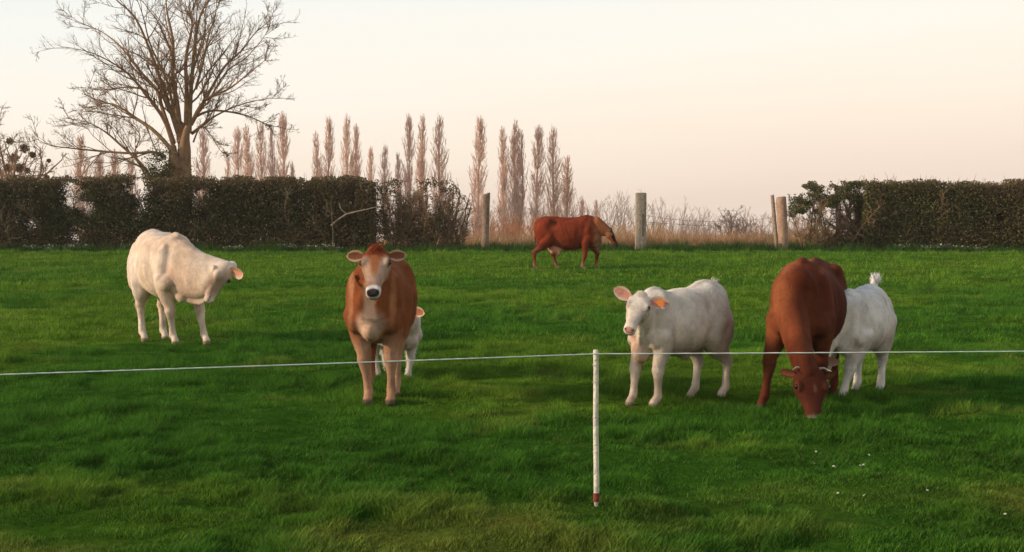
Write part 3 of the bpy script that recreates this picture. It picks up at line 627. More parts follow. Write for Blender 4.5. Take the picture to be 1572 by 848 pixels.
# ------------------------------------------------------------------ cattle: organic bodies from lofted muscle and limb shapes, voxel-merged into one skin
def cat_rom(A, n):
    A = np.asarray(A, float); t = np.linspace(0, len(A)-1, n); i = np.minimum(t.astype(int), len(A)-2); f = (t-i).reshape(-1, *([1]*(A.ndim-1)))
    q1, q2 = A[i], A[i+1]; q0 = A[np.maximum(i-1, 0)]; q3 = A[np.minimum(i+2, len(A)-1)]
    return .5*((2*q1)+(q2-q0)*f+(2*q0-5*q1+4*q2-q3)*f**2+(3*q1-q0-3*q2+q3)*f**3)
class Body:
    def __init__(s): s.V = []; s.Fc = []; s.n = 0
    def loft(s, C, side, up, a, bu, bd=None, e=2.2, n=28, k=22, sub=4):
        """C centres; side/up direction per station (or one each); half sizes a (side), bu (up), bd (down)"""
        C = np.asarray(C, float); m = len(C); bd = bu if bd is None else bd
        side = np.broadcast_to(np.asarray(side, float), (m, 3)); up = np.broadcast_to(np.asarray(up, float), (m, 3))
        N = (m-1)*sub+1; C = cat_rom(C, N); side = nrm(cat_rom(side, N)); up = nrm(cat_rom(up, N)); a = np.maximum(cat_rom(a, N), .004); bu = np.maximum(cat_rom(bu, N), .004); bd = np.maximum(cat_rom(bd, N), .004)
        th = np.arange(k)/k*2*np.pi; c, sn = np.cos(th), np.sin(th); rr = 1/((np.abs(c)**e+np.abs(sn)**e)**(1/e)); c, sn = c*rr, sn*rr
        b = np.where(sn[None] > 0, bu[:, None], bd[:, None])
        R = C[:, None]+side[:, None]*(a[:, None]*c[None])[..., None]+up[:, None]*(b*sn[None])[..., None]
        V = np.concatenate([R.reshape(-1, 3), C[:1], C[-1:]]); f = []
        for i in range(N-1):
            for j in range(k): f.append((i*k+j, i*k+(j+1) % k, (i+1)*k+(j+1) % k, (i+1)*k+j))
        f += [(N*k, (j+1) % k, j) for j in range(k)]; f += [(N*k+1, (N-1)*k+j, (N-1)*k+(j+1) % k) for j in range(k)]
        s.V.append(V); s.Fc += [tuple(x+s.n for x in q) for q in f]; s.n += len(V)
    def limb(s, P, r, k=16, flat=1.0, ax=(0, 1, 0)):
        """round limb through joints; flat<1 narrows it sideways (ax)"""
        P = np.asarray(P, float); t = np.gradient(P, axis=0); t = nrm(t); sd = nrm(np.asarray(ax)-t*(t@np.asarray(ax))[:, None]); u = nrm(np.cross(t, sd)); r = np.asarray(r, float)
        # end caps
        P = np.vstack([P[0]-t[0]*r[0]*.5, P, P[-1]+t[-1]*r[-1]*.35]); sd = np.vstack([sd[:1], sd, sd[-1:]]); u = np.vstack([u[:1], u, u[-1:]]); r = np.concatenate([[r[0]*.5], r, [r[-1]*.6]])
        s.loft(P, sd, u, r*flat, r, k=k, e=2.0)
    def blob(s, c, rad, axes=None, k=16):
        c = np.asarray(c, float); M = np.eye(3) if axes is None else np.asarray(axes, float)
        t = np.linspace(-1, 1, 9)*.985; h = np.sqrt(1-t*t)
        C = c[None]+M[0][None]*(t*rad[0])[:, None]; s.loft(C, M[1], M[2], h*rad[1], h*rad[2], k=k, e=2.0, sub=1)
    def bake(s, voxel, smooth):
        me = bpy.data.meshes.new('tmp'); me.from_pydata(np.concatenate(s.V).tolist(), [], s.Fc); me.update()
        import bmesh
        bm = bmesh.new(); bm.from_mesh(me); bmesh.ops.recalc_face_normals(bm, faces=bm.faces); bm.to_mesh(me); bm.free()
        o = bpy.data.objects.new('tmp', me); COL.objects.link(o)
        r = o.modifiers.new('r', 'REMESH'); r.mode = 'VOXEL'; r.voxel_size = voxel
        sm = o.modifiers.new('s', 'SMOOTH'); sm.iterations = smooth; sm.factor = .5
        dg = bpy.context.evaluated_depsgraph_get(); dg.update(); ev = o.evaluated_get(dg); m2 = ev.to_mesh()
        n = len(m2.vertices); v = np.empty(n*3, np.float32); m2.vertices.foreach_get('co', v); no = np.empty(n*3, np.float32); m2.vertices.foreach_get('normal', no)
        quads = []; tris = []
        for p in m2.polygons:
            (quads if len(p.vertices) == 4 else tris).append(tuple(p.vertices))
        ev.to_mesh_clear(); bpy.data.objects.remove(o); bpy.data.meshes.remove(me)
        return v.reshape(-1, 3).astype(float), no.reshape(-1, 3).astype(float), np.array(quads, int).reshape(-1, 4), np.array(tris, int).reshape(-1, 3)
def rotm(f, u):
    f = nrm(np.asarray(f, float)); u = np.asarray(u, float); u = nrm(u-f*(u@f)); return np.stack([f, np.cross(u, f), u])     # rows: forward, left, up
def bovine(S):
    r = np.random.default_rng(S.get('seed', 1)); H = S['H']; h = nrm(np.array([S['head_dir'][0], S['head_dir'][1], 0.])); lf = np.array([-h[1], h[0], 0])
    feetw = {k: np.array(v, float) for k, v in S['feet'].items()}
    cen = np.array(S['origin'], float); cen[2] = float(ground_z(cen[0], cen[1]))-.012; Mx = np.stack([h, lf, [0, 0, 1.]])
    loc = lambda p: Mx@(np.asarray(p, float)-cen)
    ldir = lambda d: Mx@np.asarray(d, float)
    root = thing(S['name'], S['label'], S['cat'], cen, math.atan2(h[1], h[0]), S.get('group'))
    lx, wx, bel = S.get('len', 1.), S.get('wid', 1.), S.get('belly', 0.); B = Body(); rump = S.get('rump', 0.)
    st = [(-.61, .84, .70, .07), (-.57, .945, .60, .135), (-.47, .985, .50, .185), (-.36, .985, .46, .215), (-.20, .955, .425, .240), (-.02, .945, .40, .255), (.13, .955, .405, .235), (.25, .985, .42, .195), (.35, .965, .43, .165), (.43, .90, .46, .135), (.49, .80, .54, .08)]
    bone = S.get('bone', 0.)
    C = []; a = []; b = []
    for x, zt, zb, hw in st:
        zt = zt+S.get('back', 0.)*math.exp(-((x+.08)/.25)**2)+rump*(1 if x < -.2 else (0 if x > .1 else .5)); zb = zb-bel*math.exp(-((x+.1)/.25)**2)
        yb = S.get('bend', 0.)*(x+.0)**2*np.sign(x)
        C.append((x*lx*H, yb*H, (zt+zb)/2*H)); a.append(hw*wx*H); b.append((zt-zb)/2*H)
    B.loft(C, (0, 1, 0), (0, 0, 1), a, b, e=2.15, k=32)
    for s in (1, -1):   # muscle masses and bones
        B.blob((.26*lx*H, s*.128*wx*H, .68*H), (.235*H, .085*H, .115*H), rotm((.25, 0, 1), (1, 0, 0)))      # shoulder blade
        B.blob((.31*lx*H, s*.13*wx*H, .56*H), (.13*H, .075*H, .09*H))
        B.blob((-.43*lx*H, s*.13*wx*H, .69*H), (.27*H, .10*H, .165*H), rotm((.25, 0, 1), (1, 0, 0)))       # thigh
        if bone > .3: B.blob((-.36*lx*H, s*(.125+.05*(bone-.5))*wx*H, (.885+.025*bone+rump)*H), (.10*H, .055*H, .05*H))                            # hook bone
        if bone > .3: B.blob(((-.535-.02*bone)*lx*H, s*.075*wx*H, (.85+.015*bone+rump)*H), (.05*H, .04*H, .04*H))                             # pin bone
    br_ = S.get('brisket', 1.); B.blob((.40*lx*H, 0, (.52-.02*br_)*H), (.11*H, .075*wx*H, .10*br_*H))                                                # brisket
    # spine ridge
    B.loft([(x*lx*H, 0, (z+(rump if x < -.1 else 0))*H) for x, z in ((-.58, .93), (-.45, .975), (-.3, .975), (-.1, .945), (.1, .95), (.25, .985), (.36, .96))], (0, 1, 0), (0, 0, 1), np.array([.02, .03, .028, .025, .025, .028, .02])*H, np.array([.02, .025, .022, .018, .018, .025, .02])*H)
    LT = S.get('leg', 1.0)
    legs = {}
    for key, p in feetw.items():
        f = loc(p); gz = 0.0; f[2] = gz; s = 1 if key[1] == 'L' else -1; fwd = S.get('hoof', {}).get(key, (1, 0)); fw = np.array([fwd[0], fwd[1], 0.]); fw /= np.linalg.norm(fw); lift = S.get('lift', {}).get(key, 0)
        if key[0] == 'F':
            sh = np.array([.30*lx*H, s*.13*wx*H, .62*H]); el = np.array([.245*lx*H, s*.135*wx*H, .50*H])
            el[:2] = el[:2]*.78+(f[:2])*.22
            fet = f-fw*.035*H+np.array([0, 0, .075*H+lift*.5]); kn = (el*.46+fet*.54); kn[2] = .30*H+lift; kn += fw*(.022*H+S.get('kneefwd', {}).get(key, 0)*H)
            P = [sh, el, (el*.5+kn*.5), kn+[0, 0, .025*H], kn-[0, 0, .02*H], kn*.45+fet*.55, fet, fet*.5+(f+[0, 0, .04*H])*.5+fw*.01*H, f+fw*.012*H+[0, 0, .03*H+lift*.4], f+fw*.02*H+[0, 0, lift*.4]]
            R = np.array([.092, .088, .064, .049, .046, .030, .036, .029, .035, .038])*H*LT
        else:
            hp = np.array([-.40*lx*H, s*.115*wx*H, .72*H]); stf = np.array([-.30*lx*H, s*.13*wx*H, .54*H]); stf[:2] = stf[:2]*.85+(f[:2]+np.array([.14*H, 0]))*.15
            fet = f-fw*.04*H+np.array([0, 0, .085*H]); hk = fet*.82+stf*.18; hk[2] = .325*H; hk -= fw*(.055*H)
            P = [hp, stf*.72+hp*.28, stf*.55+hk*.45-fw*.02*H, hk*.75+stf*.25-fw*.01*H, hk, hk*.9+fet*.1, hk*.45+fet*.55, fet, fet*.5+(f+[0, 0, .04*H])*.5+fw*.01*H, f+fw*.012*H+[0, 0, .03*H], f+fw*.02*H]
            R = np.array([.130, .122, .092, .056, .046, .038, .031, .037, .030, .035, .038])*H*LT
        B.limb(P, R, flat=.92, ax=(-fw[1], fw[0], 0)); legs[key] = (np.array(P), R)
        if key[0] == 'F': B.blob(kn, (.053*H*LT, .049*H*LT, .056*H*LT))
        else: B.blob(hk-fw*.012*H, (.048*H*LT, .040*H*LT, .055*H*LT))
    # neck
    hd = S['head']; L = hd['L']; poll = loc(hd['poll']); Mh = rotm(ldir(hd['f']), ldir(hd['u']))
    hp_ = lambda t, s_, u_: poll+(Mh[0]*t+Mh[1]*s_+Mh[2]*u_)*L
    nz_ = .74-(S.get('nd', 1)-1)*.20; n0 = np.array([.20*lx*H, 0, nz_*H]); n1 = np.array([.40*lx*H, 0, nz_*H]); ne = hp_(.12, 0, -.10)
    mids = [loc(m) for m in S.get('neck', [])]
    if not mids: mids = [n1*.5+ne*.5+np.array([0, 0, 0.])]
    NP = np.array([n0, n1]+mids+[ne]); nn = len(NP); na = np.interp(np.linspace(0, 1, nn), [0, .35, .7, 1], [.15, .12, .095, .0])*H*S.get('nw', 1); na[-1] = .17*L; nb = np.interp(np.linspace(0, 1, nn), [0, .35, .7, 1], [.22, .195, .15, .0])*H*S.get('nd', 1); nb[-1] = .24*L
    T = nrm(np.gradient(NP, axis=0)); upv = []
    for i, t in enumerate(T):
        u0 = np.array([0, 0, 1.]) if i < nn-1 else Mh[2]*.6+np.array([0, 0, .6])-Mh[0]*.3
        if abs(t[2]) > .75: u0 = u0+h_l*.9 if (h_l := np.array([1., 0, 0])) is not None else u0
        u0 = u0-t*(u0@t); upv.append(nrm(u0))
    upv = np.array(upv); sdv = np.cross(upv, T)
    B.loft(NP, sdv, upv, na, nb, k=24)
    if S.get('dewlap', 1):
        dl = [n1+np.array([.02*H, 0, -.20*H])]+[m-upv[2+i]*nb[2+i]*.92 for i, m in enumerate(mids)]+[hp_(.15, 0, -.32)]
        T2 = nrm(np.gradient(np.array(dl), axis=0)); B.loft(dl, np.cross(T2, np.array([[.1, .0, 1.]])*0+nrm(np.array(dl)-np.array([n1]+mids+[ne]))), nrm(np.array(dl)-np.array([n1]+mids+[ne])), np.linspace(.03, .02, len(dl))*H, np.linspace(.055, .02, len(dl))*H*S.get('dewlap', 1))
    # head
    hs = [(-.07, .08, .04, .10), (.0, .165, .085, .20), (.10, .205, .115, .26), (.20, .222, .125, .30), (.30, .212, .120, .31), (.42, .168, .105, .29), (.56, .128, .088, .24), (.70, .104, .078, .19), (.82, .108, .074, .17), (.91, .116, .068, .16), (.985, .108, .050, .145), (1.03, .08, .02, .11)]
    hwf = hd.get('w', 1.)
    B.loft([hp_(t, 0, -.02) for t, _, _, _ in hs], Mh[1], Mh[2], [w_*L*hwf for _, w_, _, _ in hs], [u_*L for _, _, u_, _ in hs], [d_*L*(1 if t > .6 else .95) for t, _, _, d_ in hs], e=2.3, k=26)
    for s in (1, -1):
        B.blob(hp_(.30, s*.175*hwf, .055), (.10*L, .055*L, .055*L), Mh)                      # brow
        B.blob(hp_(.30, s*.10*hwf, -.20), (.15*L, .09*L, .12*L), Mh)                         # jowl
        B.blob(hp_(.93, s*.062, .0), (.07*L, .048*L, .05*L), Mh)                       # nostril wing
        B.blob(hp_(.05, s*.17*hwf, -.01), (.05*L, .07*L, .04*L), Mh)                         # ear root
    B.blob(hp_(-.02, 0, .04), (.11*L, .15*L, .10*L), Mh)                                 # poll
    B.blob(hp_(.90, 0, -.135), (.11*L, .085*L, .045*L), Mh)                              # chin
    if S.get('udder'):
        ux, uz, ur = S['udder']; B.blob((ux*H, 0, uz*H), (ur*1.25*H, ur*1.0*H, ur*1.1*H))
        for s in (1, -1):
            for q_ in (1, -1): B.limb([(ux*H+q_*ur*.5*H, s*ur*.5*H, (uz-ur*.8)*H), (ux*H+q_*ur*.55*H, s*ur*.55*H, (uz-ur*1.45)*H)], [.020*H, .013*H])
    if S.get('sheath'): B.blob((-.12*H, 0, .40*H), (.08*H, .025*H, .04*H))
    # tail
    tl = [np.array([x*H*lx if i < 2 else x*H*lx, y*H, z*H]) for i, (x, y, z) in enumerate(S.get('tail', [(-.55, 0, .93), (-.605, 0, .90), (-.63, .0, .80), (-.63, .01, .6), (-.63, .01, .42)]))]
    B.limb(tl, np.array([.030, .026, .020, .016, .013][:len(tl)])*H)
    V, N, Q, T3 = B.bake(S.get('voxel', .012), S.get('smooth', 6))
    # ears (thin, cupped, one with the skin)
    ears = []
    for s in (1, -1):
        e = hd['ears'][0 if s > 0 else 1]; base = hp_(.07, s*.20*hwf, .0); d = nrm(Mh[1]*s*e[0]+Mh[2]*e[1]-Mh[0]*e[2]); EL = L*e[3]; face = nrm(Mh[0]*.55+Mh[2]*.7-Mh[1]*s*.1+np.array([0, 0, -.25])) if 'eface' not in hd else nrm(ldir(hd['eface'])); face = nrm(face-d*(face@d)); wv = np.cross(d, face)
        nu, nv = 13, 9; g = []
        for sidee in (1, -1):
            for i in range(nu):
                u = i/(nu-1); wd = EL*.35*(np.sin(np.pi*min(1, u*.83+.12))**.75)*(1 if u < .98 else .35)
                for j in range(nv):
                    v = (j/(nv-1)-.5)*2; cup = .55*(1-u*.45)*(v*v)*wd; edge = (1-v*v)**.5*(1-u**6)
                    g.append(base+d*(u*EL-abs(v)*.03*EL)+wv*v*wd+face*(cup-.20*wd+sidee*.0085*edge*(L/.4))-Mh[2]*u*u*.06*EL)
        g = np.array(g); off = nu*nv; f = []
        for sd_ in (0, 1):
            for i in range(nu-1):
                for j in range(nv-1):
                    q_ = [sd_*off+i*nv+j, sd_*off+i*nv+j+1, sd_*off+(i+1)*nv+j+1, sd_*off+(i+1)*nv+j]; f.append(q_ if sd_ else q_[::-1])
        inner = np.zeros(len(g)); uu = np.tile(np.repeat(np.linspace(0, 1, nu), nv), 2); vv = np.tile(np.tile(np.linspace(-1, 1, nv), nu), 2); inner[:off] = 1; inner *= (np.abs(vv) < .75)*(uu < .88)
        nn_ = np.concatenate([np.tile(face, (off, 1)), np.tile(-face, (off, 1))]); ears.append((g, nn_, np.array(f), inner, (base, d, face, EL, wv, uu, vv)))
    # relief: hollows before the hips, behind the shoulder, at the neck root; faint ribs, skin folds, lumps
    def dent(c, rad, amp):
        c = np.array(c)*H; c[0] *= lx; c[1] *= wx; d2 = (((V-c)/(np.array(rad)*H))**2).sum(1); return amp*H*np.exp(-d2)
    dsp = np.zeros(len(V)); bn = .5+bone*.6
    for s in (1, -1):
        dsp -= dent((-.25, s*.22, .84), (.07, .10, .07), .030*bn)+dent((.13, s*.22, .66), (.045, .12, .20), .012)+dent((.40, s*.12, .80), (.045, .10, .14), .012)+dent((-.27, s*.24, .52), (.05, .10, .13), .022)+dent((-.50, s*.18, .80), (.05, .08, .06), .014*bn)
        dsp += dent((.30, s*.2, .60), (.05, .10, .05), .014)+dent((-.30, s*.2, .55), (.06, .10, .06), .014)+dent((.24, s*.12, .93), (.03, .06, .08), .010)
    X_, Y_, Z_ = V[:, 0]/H/lx, V[:, 1]/H, V[:, 2]/H
    rib = np.exp(-((X_+.08)/.13)**2-((Z_-.68)/.14)**2)*sstep(.12, .2, np.abs(Y_)); dsp += rib*.0045*H*bn*np.sin((X_+(Z_-.6)*.25)*2*np.pi/.062)
    nk = np.exp(-((V-(n1*.5+ne*.5))**2).sum(1)/(.22*H)**2); dsp += nk*S.get('folds', .0008)*H*np.sin((V@nrm(ne-n1))*2*np.pi/(.055*H)+4*fbm(V[:, 0]*4, V[:, 1]*4, V[:, 2]*4, 2))
    lump = (fbm(V[:, 0]*5, V[:, 1]*5, V[:, 2]*5, 33, 2)-.5)*.014*H*sstep(.25, .5, Z_)*(np.linalg.norm(V-poll, axis=1) > L*.9); V = V+N*(dsp+lump)[:, None]
    coat = S['coat']; base_c = np.array(coat['base'])
    def paint(P, Nn):
        c = np.tile(base_c, (len(P), 1)); nz = fbm(P[:, 0]*5, P[:, 1]*5, P[:, 2]*5, 3); c = c*(1+coat.get('mott', .25)*(nz[:, None]-.5)*2)
        for op in coat['ops']:
            kind, p, rad, colr, soft = op[:5]
            if kind == 'ball': pp = loc(p) if len(op) > 5 and op[5] == 'w' else np.array(p)*H; d = np.linalg.norm(P-pp, axis=1)/rad/H
            elif kind == 'head': pp = hp_(*p); dl_ = (P-pp)@Mh.T/L; sc_ = np.array(rad); d = np.linalg.norm(dl_/sc_, axis=1)
            elif kind == 'low': d = (P[:, 2]/H)/rad
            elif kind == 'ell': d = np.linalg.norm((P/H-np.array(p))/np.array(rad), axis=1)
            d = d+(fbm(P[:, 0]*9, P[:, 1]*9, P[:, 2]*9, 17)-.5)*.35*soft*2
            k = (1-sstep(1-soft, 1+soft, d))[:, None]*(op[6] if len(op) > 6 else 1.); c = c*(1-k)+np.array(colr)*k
        for key, (LPs, LRs) in legs.items():      # knees and hocks slightly darker, hooves grey
            f = LPs[-1]; d = np.linalg.norm((P-f)*[1, 1, 1.4], axis=1)/(.055*H); k = (1-sstep(.8, 1.1, d))[:, None]; c = c*(1-k)+np.array(coat.get('hoof', (.10, .08, .06)))*k
            kk = LPs[3 if key[0] == 'F' else 4]; d = np.linalg.norm(P-kk-LPs[0]*0, axis=1)/(.055*H); k = (1-sstep(.3, 1.2, d))[:, None]*coat.get('knee', .5)*r.uniform(.5, 1); c = c*(1-k)+np.array(coat.get('kneec', (.30, .20, .13)))*k
        # muzzle
        mz = coat.get('muzzle', (.40, .24, .19)); dl_ = (P-hp_(.995, 0, -.005))@Mh.T/L; d = np.linalg.norm(dl_/np.array([.085, .105, .066]), axis=1); k = (1-sstep(.85, 1.1, d))[:, None]; c = c*(1-k)+np.array(mz)*k
        for s in (1, -1):
            dl_ = (P-hp_(1.0, s*.075, .012))@Mh.T/L; d = np.linalg.norm(dl_/np.array([.05, .030, .022]), axis=1); k = (1-sstep(.8, 1.2, d))[:, None]; c = c*(1-k)+np.array([.02, .012, .01])*k
            dl_ = (P-hp_(.31, s*.205*hwf, .045))@Mh.T/L; d = np.linalg.norm(dl_/np.array([.085, .07, .055]), axis=1); k = (1-sstep(.6, 1.2, d))[:, None]*coat.get('eyeline', .7); c = c*(1-k)+np.array(coat.get('eyec', (.06, .035, .025)))*k
        dl_ = (P-hp_(.95, 0, -.105))@Mh.T/L; d = np.abs(dl_[:, 2])/.012+np.clip((np.linalg.norm(dl_, axis=1)-.14)*20, 0, 9); k = (1-sstep(.6, 1.4, d))[:, None]*.7; c = c*(1-k)+np.array([.04, .02, .018])*k
        bd = nrm(P*[1, 1, 1]); fine = fbm(P[:, 0]*16, P[:, 1]*16, P[:, 2]*9, 91, 3)[:, None]; c = c*(.72+.56*fine)
        stn = (fbm(P[:, 0]*3.2, P[:, 1]*3.2, P[:, 2]*4.2, 66, 3)-.5)[:, None]*2; c = c*(1+stn*np.array([.10, .22, .34])*coat.get('stain', 1.))
        mud = sstep(.50, .72, fbm(P[:, 0]*7, P[:, 1]*7, P[:, 2]*6, 55, 3))*sstep(.62, .15, P[:, 2]/H)*coat.get('mud', .55)*sstep(.62*L, .9*L, np.linalg.norm(P-hp_(.45, 0, -.05), axis=1)); c = c*(1-mud[:, None])+np.array((.20, .13, .075))*mud[:, None]
        return np.clip(c, 0, 1)
    c = paint(V, N); A = Acc(); A.add(V, Q, T3 if len(T3) else None, c)
    allP, allN, allC, w_ = [V], [N], [c], None
    for g, nn_, f, inner, _ in ears:
        ce = paint(g, nn_); ce = ce*.0+np.array(coat.get('ear', coat['base'])); ce = ce*(1-inner[:, None])+np.array(coat.get('earin', (.55, .28, .20)))*inner[:, None]
        A.add(g, f, None, ce*(.85+.3*r.random((len(g), 1))))
    # short hair over the skin
    nh = S.get('hair', 30000); hl = S.get('hairlen', .020)
    tri = np.concatenate([Q[:, [0, 1, 2]], Q[:, [0, 2, 3]]]+([T3] if len(T3) else [])); ar = np.linalg.norm(np.cross(V[tri[:, 1]]-V[tri[:, 0]], V[tri[:, 2]]-V[tri[:, 0]]), axis=1)
    ix = r.choice(len(tri), nh, p=ar/ar.sum()); b1 = r.random((nh, 1)); b2 = r.random((nh, 1)); fl = (b1+b2) > 1; b1 = np.where(fl, 1-b1, b1); b2 = np.where(fl, 1-b2, b2); t3 = tri[ix]
    P = V[t3[:, 0]]*(1-b1-b2)+V[t3[:, 1]]*b1+V[t3[:, 2]]*b2; Nn = nrm(N[t3[:, 0]]); cc = c[t3[:, 0]]*(1+r.uniform(-.16, .16, (nh, 1)))
    cc = cc*(1+(fbm(P[:, 0]*40, P[:, 1]*40, P[:, 2]*14, 12, 2)[:, None]-.5)*.7); dh = np.linalg.norm(P-hp_(.95, 0, -.03), axis=1) > .17*L; P, Nn, cc = P[dh], Nn[dh], cc[dh]; nh = len(P)
    fl_ = np.array([-.55, 0, -.8]); flow = nrm(fl_-Nn*(Nn@fl_)[:, None]); D = nrm(flow+Nn*r.uniform(.05, .4, (nh, 1))+r.normal(0, .22, (nh, 3))); sdw = nrm(np.cross(D, Nn))*.0022
    sdw *= S.get('hairw', 1.)
    ll = hl*r.uniform(.5, 1.3, (nh, 1)); Vh = np.stack([P-sdw-Nn*.001, P+sdw-Nn*.001, P+D*ll], 1).reshape(-1, 3); A.add(Vh, None, np.arange(nh*3).reshape(-1, 3), np.repeat(cc, 3, 0))
    for tp, tc_, tn, tlng, tdir, tsp in S.get('tufts', []):   # longer hair: switch of the tail, poll
        p0 = np.array(tp)*H if not isinstance(tp, str) else hp_(.02, 0, .07); P = p0+r.normal(0, tsp*H, (tn, 3)); tl_ = tlng*H*r.uniform(.5, 1.2, (tn, 1)); D = nrm(np.array(tdir)+r.normal(0, .38, (tn, 3))); sdw = nrm(np.cross(D, r.normal(0, 1, (tn, 3))))*.0025
        mid = P+D*tl_*.55; D2 = nrm(D+np.array([0, 0, -.35])); V5 = np.stack([P-sdw, P+sdw, mid+sdw*.8, mid-sdw*.8, mid+D2*tl_*.45], 1).reshape(-1, 3); b_ = np.arange(tn)[:, None]*5
        A.add(V5, b_+np.array([[0, 1, 2, 3]]), b_+np.array([[3, 2, 4]]), np.repeat(vary(tc_, tn, r, .15), 5, 0))
    obj('body', A.mesh('body', M_coat, True), root)
    for s in (1, -1):
        a_ = Acc(); bb = Body(); bb.blob(hp_(.31, s*.207*hwf, .050), (.046*L, .036*L, .038*L), Mh, 12); me = bpy.data.meshes.new('eye'); me.from_pydata(np.concatenate(bb.V).tolist(), [], bb.Fc); me.materials.append(M_eye)
        for p_ in me.polygons: p_.use_smooth = True
        obj('eye', me, root)
    for s in S.get('horns', []):
        pts = np.array([hp_(-.02, s*.15, .04), hp_(-.03, s*.23, .05), hp_(.0, s*.28, .06), hp_(.03, s*.32, .09), hp_(.05, s*.335, .12)]); a_ = Acc(); tubes(a_, cat_rom(pts, 12)[None], (np.linspace(.05, .008, 12)*L*S.get('hornr', 1))[None], 10, (.4, .35, .27)); obj('horn', a_.mesh('horn', M_horn, True), root)
    for s in S.get('tags', []):
        g, nn_, f, inner, (base, d, face, EL, wv, uu, vv) = ears[0 if s > 0 else 1]; c0 = base+d*EL*.50+face*.014-wv*0; a_ = Acc(); hh = .024*L/.36; ww = .020*L/.36
        up_ = -Mh[2]; o1 = c0+face*.006; V8 = np.array([o1+d*x*ww+wv*y*hh+face*z*.0015 for z in (-1, 1) for x, y in ((-1, -1), (1, -1), (1, .5), (.4, 1), (-.4, 1), (-1, .5))]); n6 = 6
        f3_ = [[0, i, i+1] for i in range(1, 5)]+[[6, 6+i+1, 6+i] for i in range(1, 5)]; f4_ = [[i, (i+1) % 6, 6+(i+1) % 6, 6+i] for i in range(6)]; a_.add(V8, np.array(f4_), np.array(f3_), (.7, .2, .02)); obj('ear_tag', a_.mesh('ear_tag', M_tag), root)
    return root
def G(px, py, D=None):
    D = gdist(py) if D is None else D; x = (px-W_/2)/F*D; return np.array([x, D, SLOPE*D])
EAR = [(1, .12, .12, .50), (1, .12, .12, .50)]
WH = (.63, .535, .43)
# --- brown heifer standing face-on
bovine(dict(name='brown_cow', label='brown heifer with white muzzle standing face-on and looking straight at the camera', cat='cow', H=1.17, head_dir=(-.035, -1), origin=G(583, 0, 10.05), seed=3, wid=.85, bone=.6, brisket=.8, belly=.02,
    feet=dict(FR=G(564, 0, 9.72), FL=G(599, 0, 9.70), HR=G(568, 0, 10.75), HL=G(607, 0, 10.15)), leg=1.0,
    head=dict(poll=pix(578, 389, 9.50), f=(.03, -.80, -.60), u=(0, -.6, .8), L=.48, ears=[(1, -.02, .1, .27), (1, .02, .1, .27)], w=1.08), neck=[pix(581, 430, 9.66)], nw=1.05, dewlap=.7, hair=46000, hairlen=.013,
    coat=dict(base=(.205, .058, .017), mott=.3, ear=(.50, .30, .20), earin=(.20, .075, .04), muzzle=(.045, .035, .032), hoof=(.10, .07, .05), knee=.3, kneec=(.30, .17, .10), eyeline=.9, eyec=(.02, .012, .01), ops=[
        ('ell', (.30, 0, .08), (.9, .9, .36), (.40, .22, .13), .35),
        ('ell', (.50, 0, .52), (.16, .09, .10), (.50, .35, .25), .6), ('ell', (.52, 0, .70), (.14, .035, .22), (.44, .28, .19), .5), ('ell', (.40, .14, .72), (.2, .02, .2), (.34, .14, .06), .6), ('ell', (.40, -.14, .72), (.2, .02, .2), (.36, .15, .07), .6), ('ell', (.0, 0, .42), (.35, .12, .07), (.45, .33, .25), .4),
        ('head', (.55, 0, 0), (.30, .22, .40), (.42, .27, .19), .45), ('head', (.30, .17, .0), (.15, .07, .2), (.40, .28, .20), .5), ('head', (.30, -.17, .0), (.15, .07, .2), (.40, .28, .20), .5), ('head', (.30, 0, .10), (.36, .075, .2), (.30, .115, .045), .4),
        ('head', (.02, 0, .06), (.17, .19, .2), (.20, .045, .016), .4), ('head', (.96, 0, -.03), (.10, .17, .2), (.66, .58, .50), .25), ('head', (.80, 0, -.15), (.3, .13, .08), (.56, .46, .38), .3)]),
    tufts=[('poll', (.20, .05, .018), 1200, .010, (1, 0, -.5), .022), ((-.65, .01, .40), (.12, .05, .03), 300, .14, (0, 0, -1), .012)]))
# --- white calf standing with its head turned, ear tag
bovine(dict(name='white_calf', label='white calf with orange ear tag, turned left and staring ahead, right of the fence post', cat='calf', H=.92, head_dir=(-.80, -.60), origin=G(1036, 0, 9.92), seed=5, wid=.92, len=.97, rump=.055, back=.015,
    feet=dict(FR=G(969, 0, 9.72), FL=G(1006, 0, 9.64), HR=G(1063, 0, 10.12), HL=G(1110, 0, 10.18)), hoof=dict(FR=(1, .2)), leg=1.10, sheath=1, brisket=1.3,
    head=dict(poll=pix(984, 457, 9.42), f=(-.30, -.68, -.60), u=(.05, -.5, .85), L=.365, ears=[(1, .10, .1, .40), (1, .45, .1, .40)], w=1.14), nw=1.12, nd=1.0, dewlap=1.2, hair=60000, hairlen=.011, tags=[1],
    coat=dict(base=WH, mott=.16, ear=(.60, .44, .34), earin=(.58, .27, .20), muzzle=(.40, .20, .155), hoof=(.24, .18, .13), knee=.6, kneec=(.36, .22, .14), eyeline=.75, eyec=(.16, .09, .06), ops=[
        ('ell', (-.1, 0, .42), (.5, .3, .14), (.38, .30, .235), .6), ('ell', (-.44, .2, .60), (.13, .15, .17), (.38, .29, .22), .7), ('head', (.5, 0, -.25), (.5, .3, .18), (.46, .36, .29), .5),  # belly and jaw greyed as painted shade; thigh patch is dirt
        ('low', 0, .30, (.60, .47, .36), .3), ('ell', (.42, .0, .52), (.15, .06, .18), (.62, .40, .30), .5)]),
    tail=[(-.53, 0, .96), (-.60, 0, .93), (-.635, -.02, .82), (-.635, -.02, .65), (-.62, -.02, .5)],
    tufts=[((-.48, 0, 1.02), WH, 160, .04, (-.9, 0, .6), .015), ((-.62, -.02, .47), WH, 200, .12, (0, 0, -1), .012), ('poll', WH, 300, .012, (1, 0, -.3), .02)]))
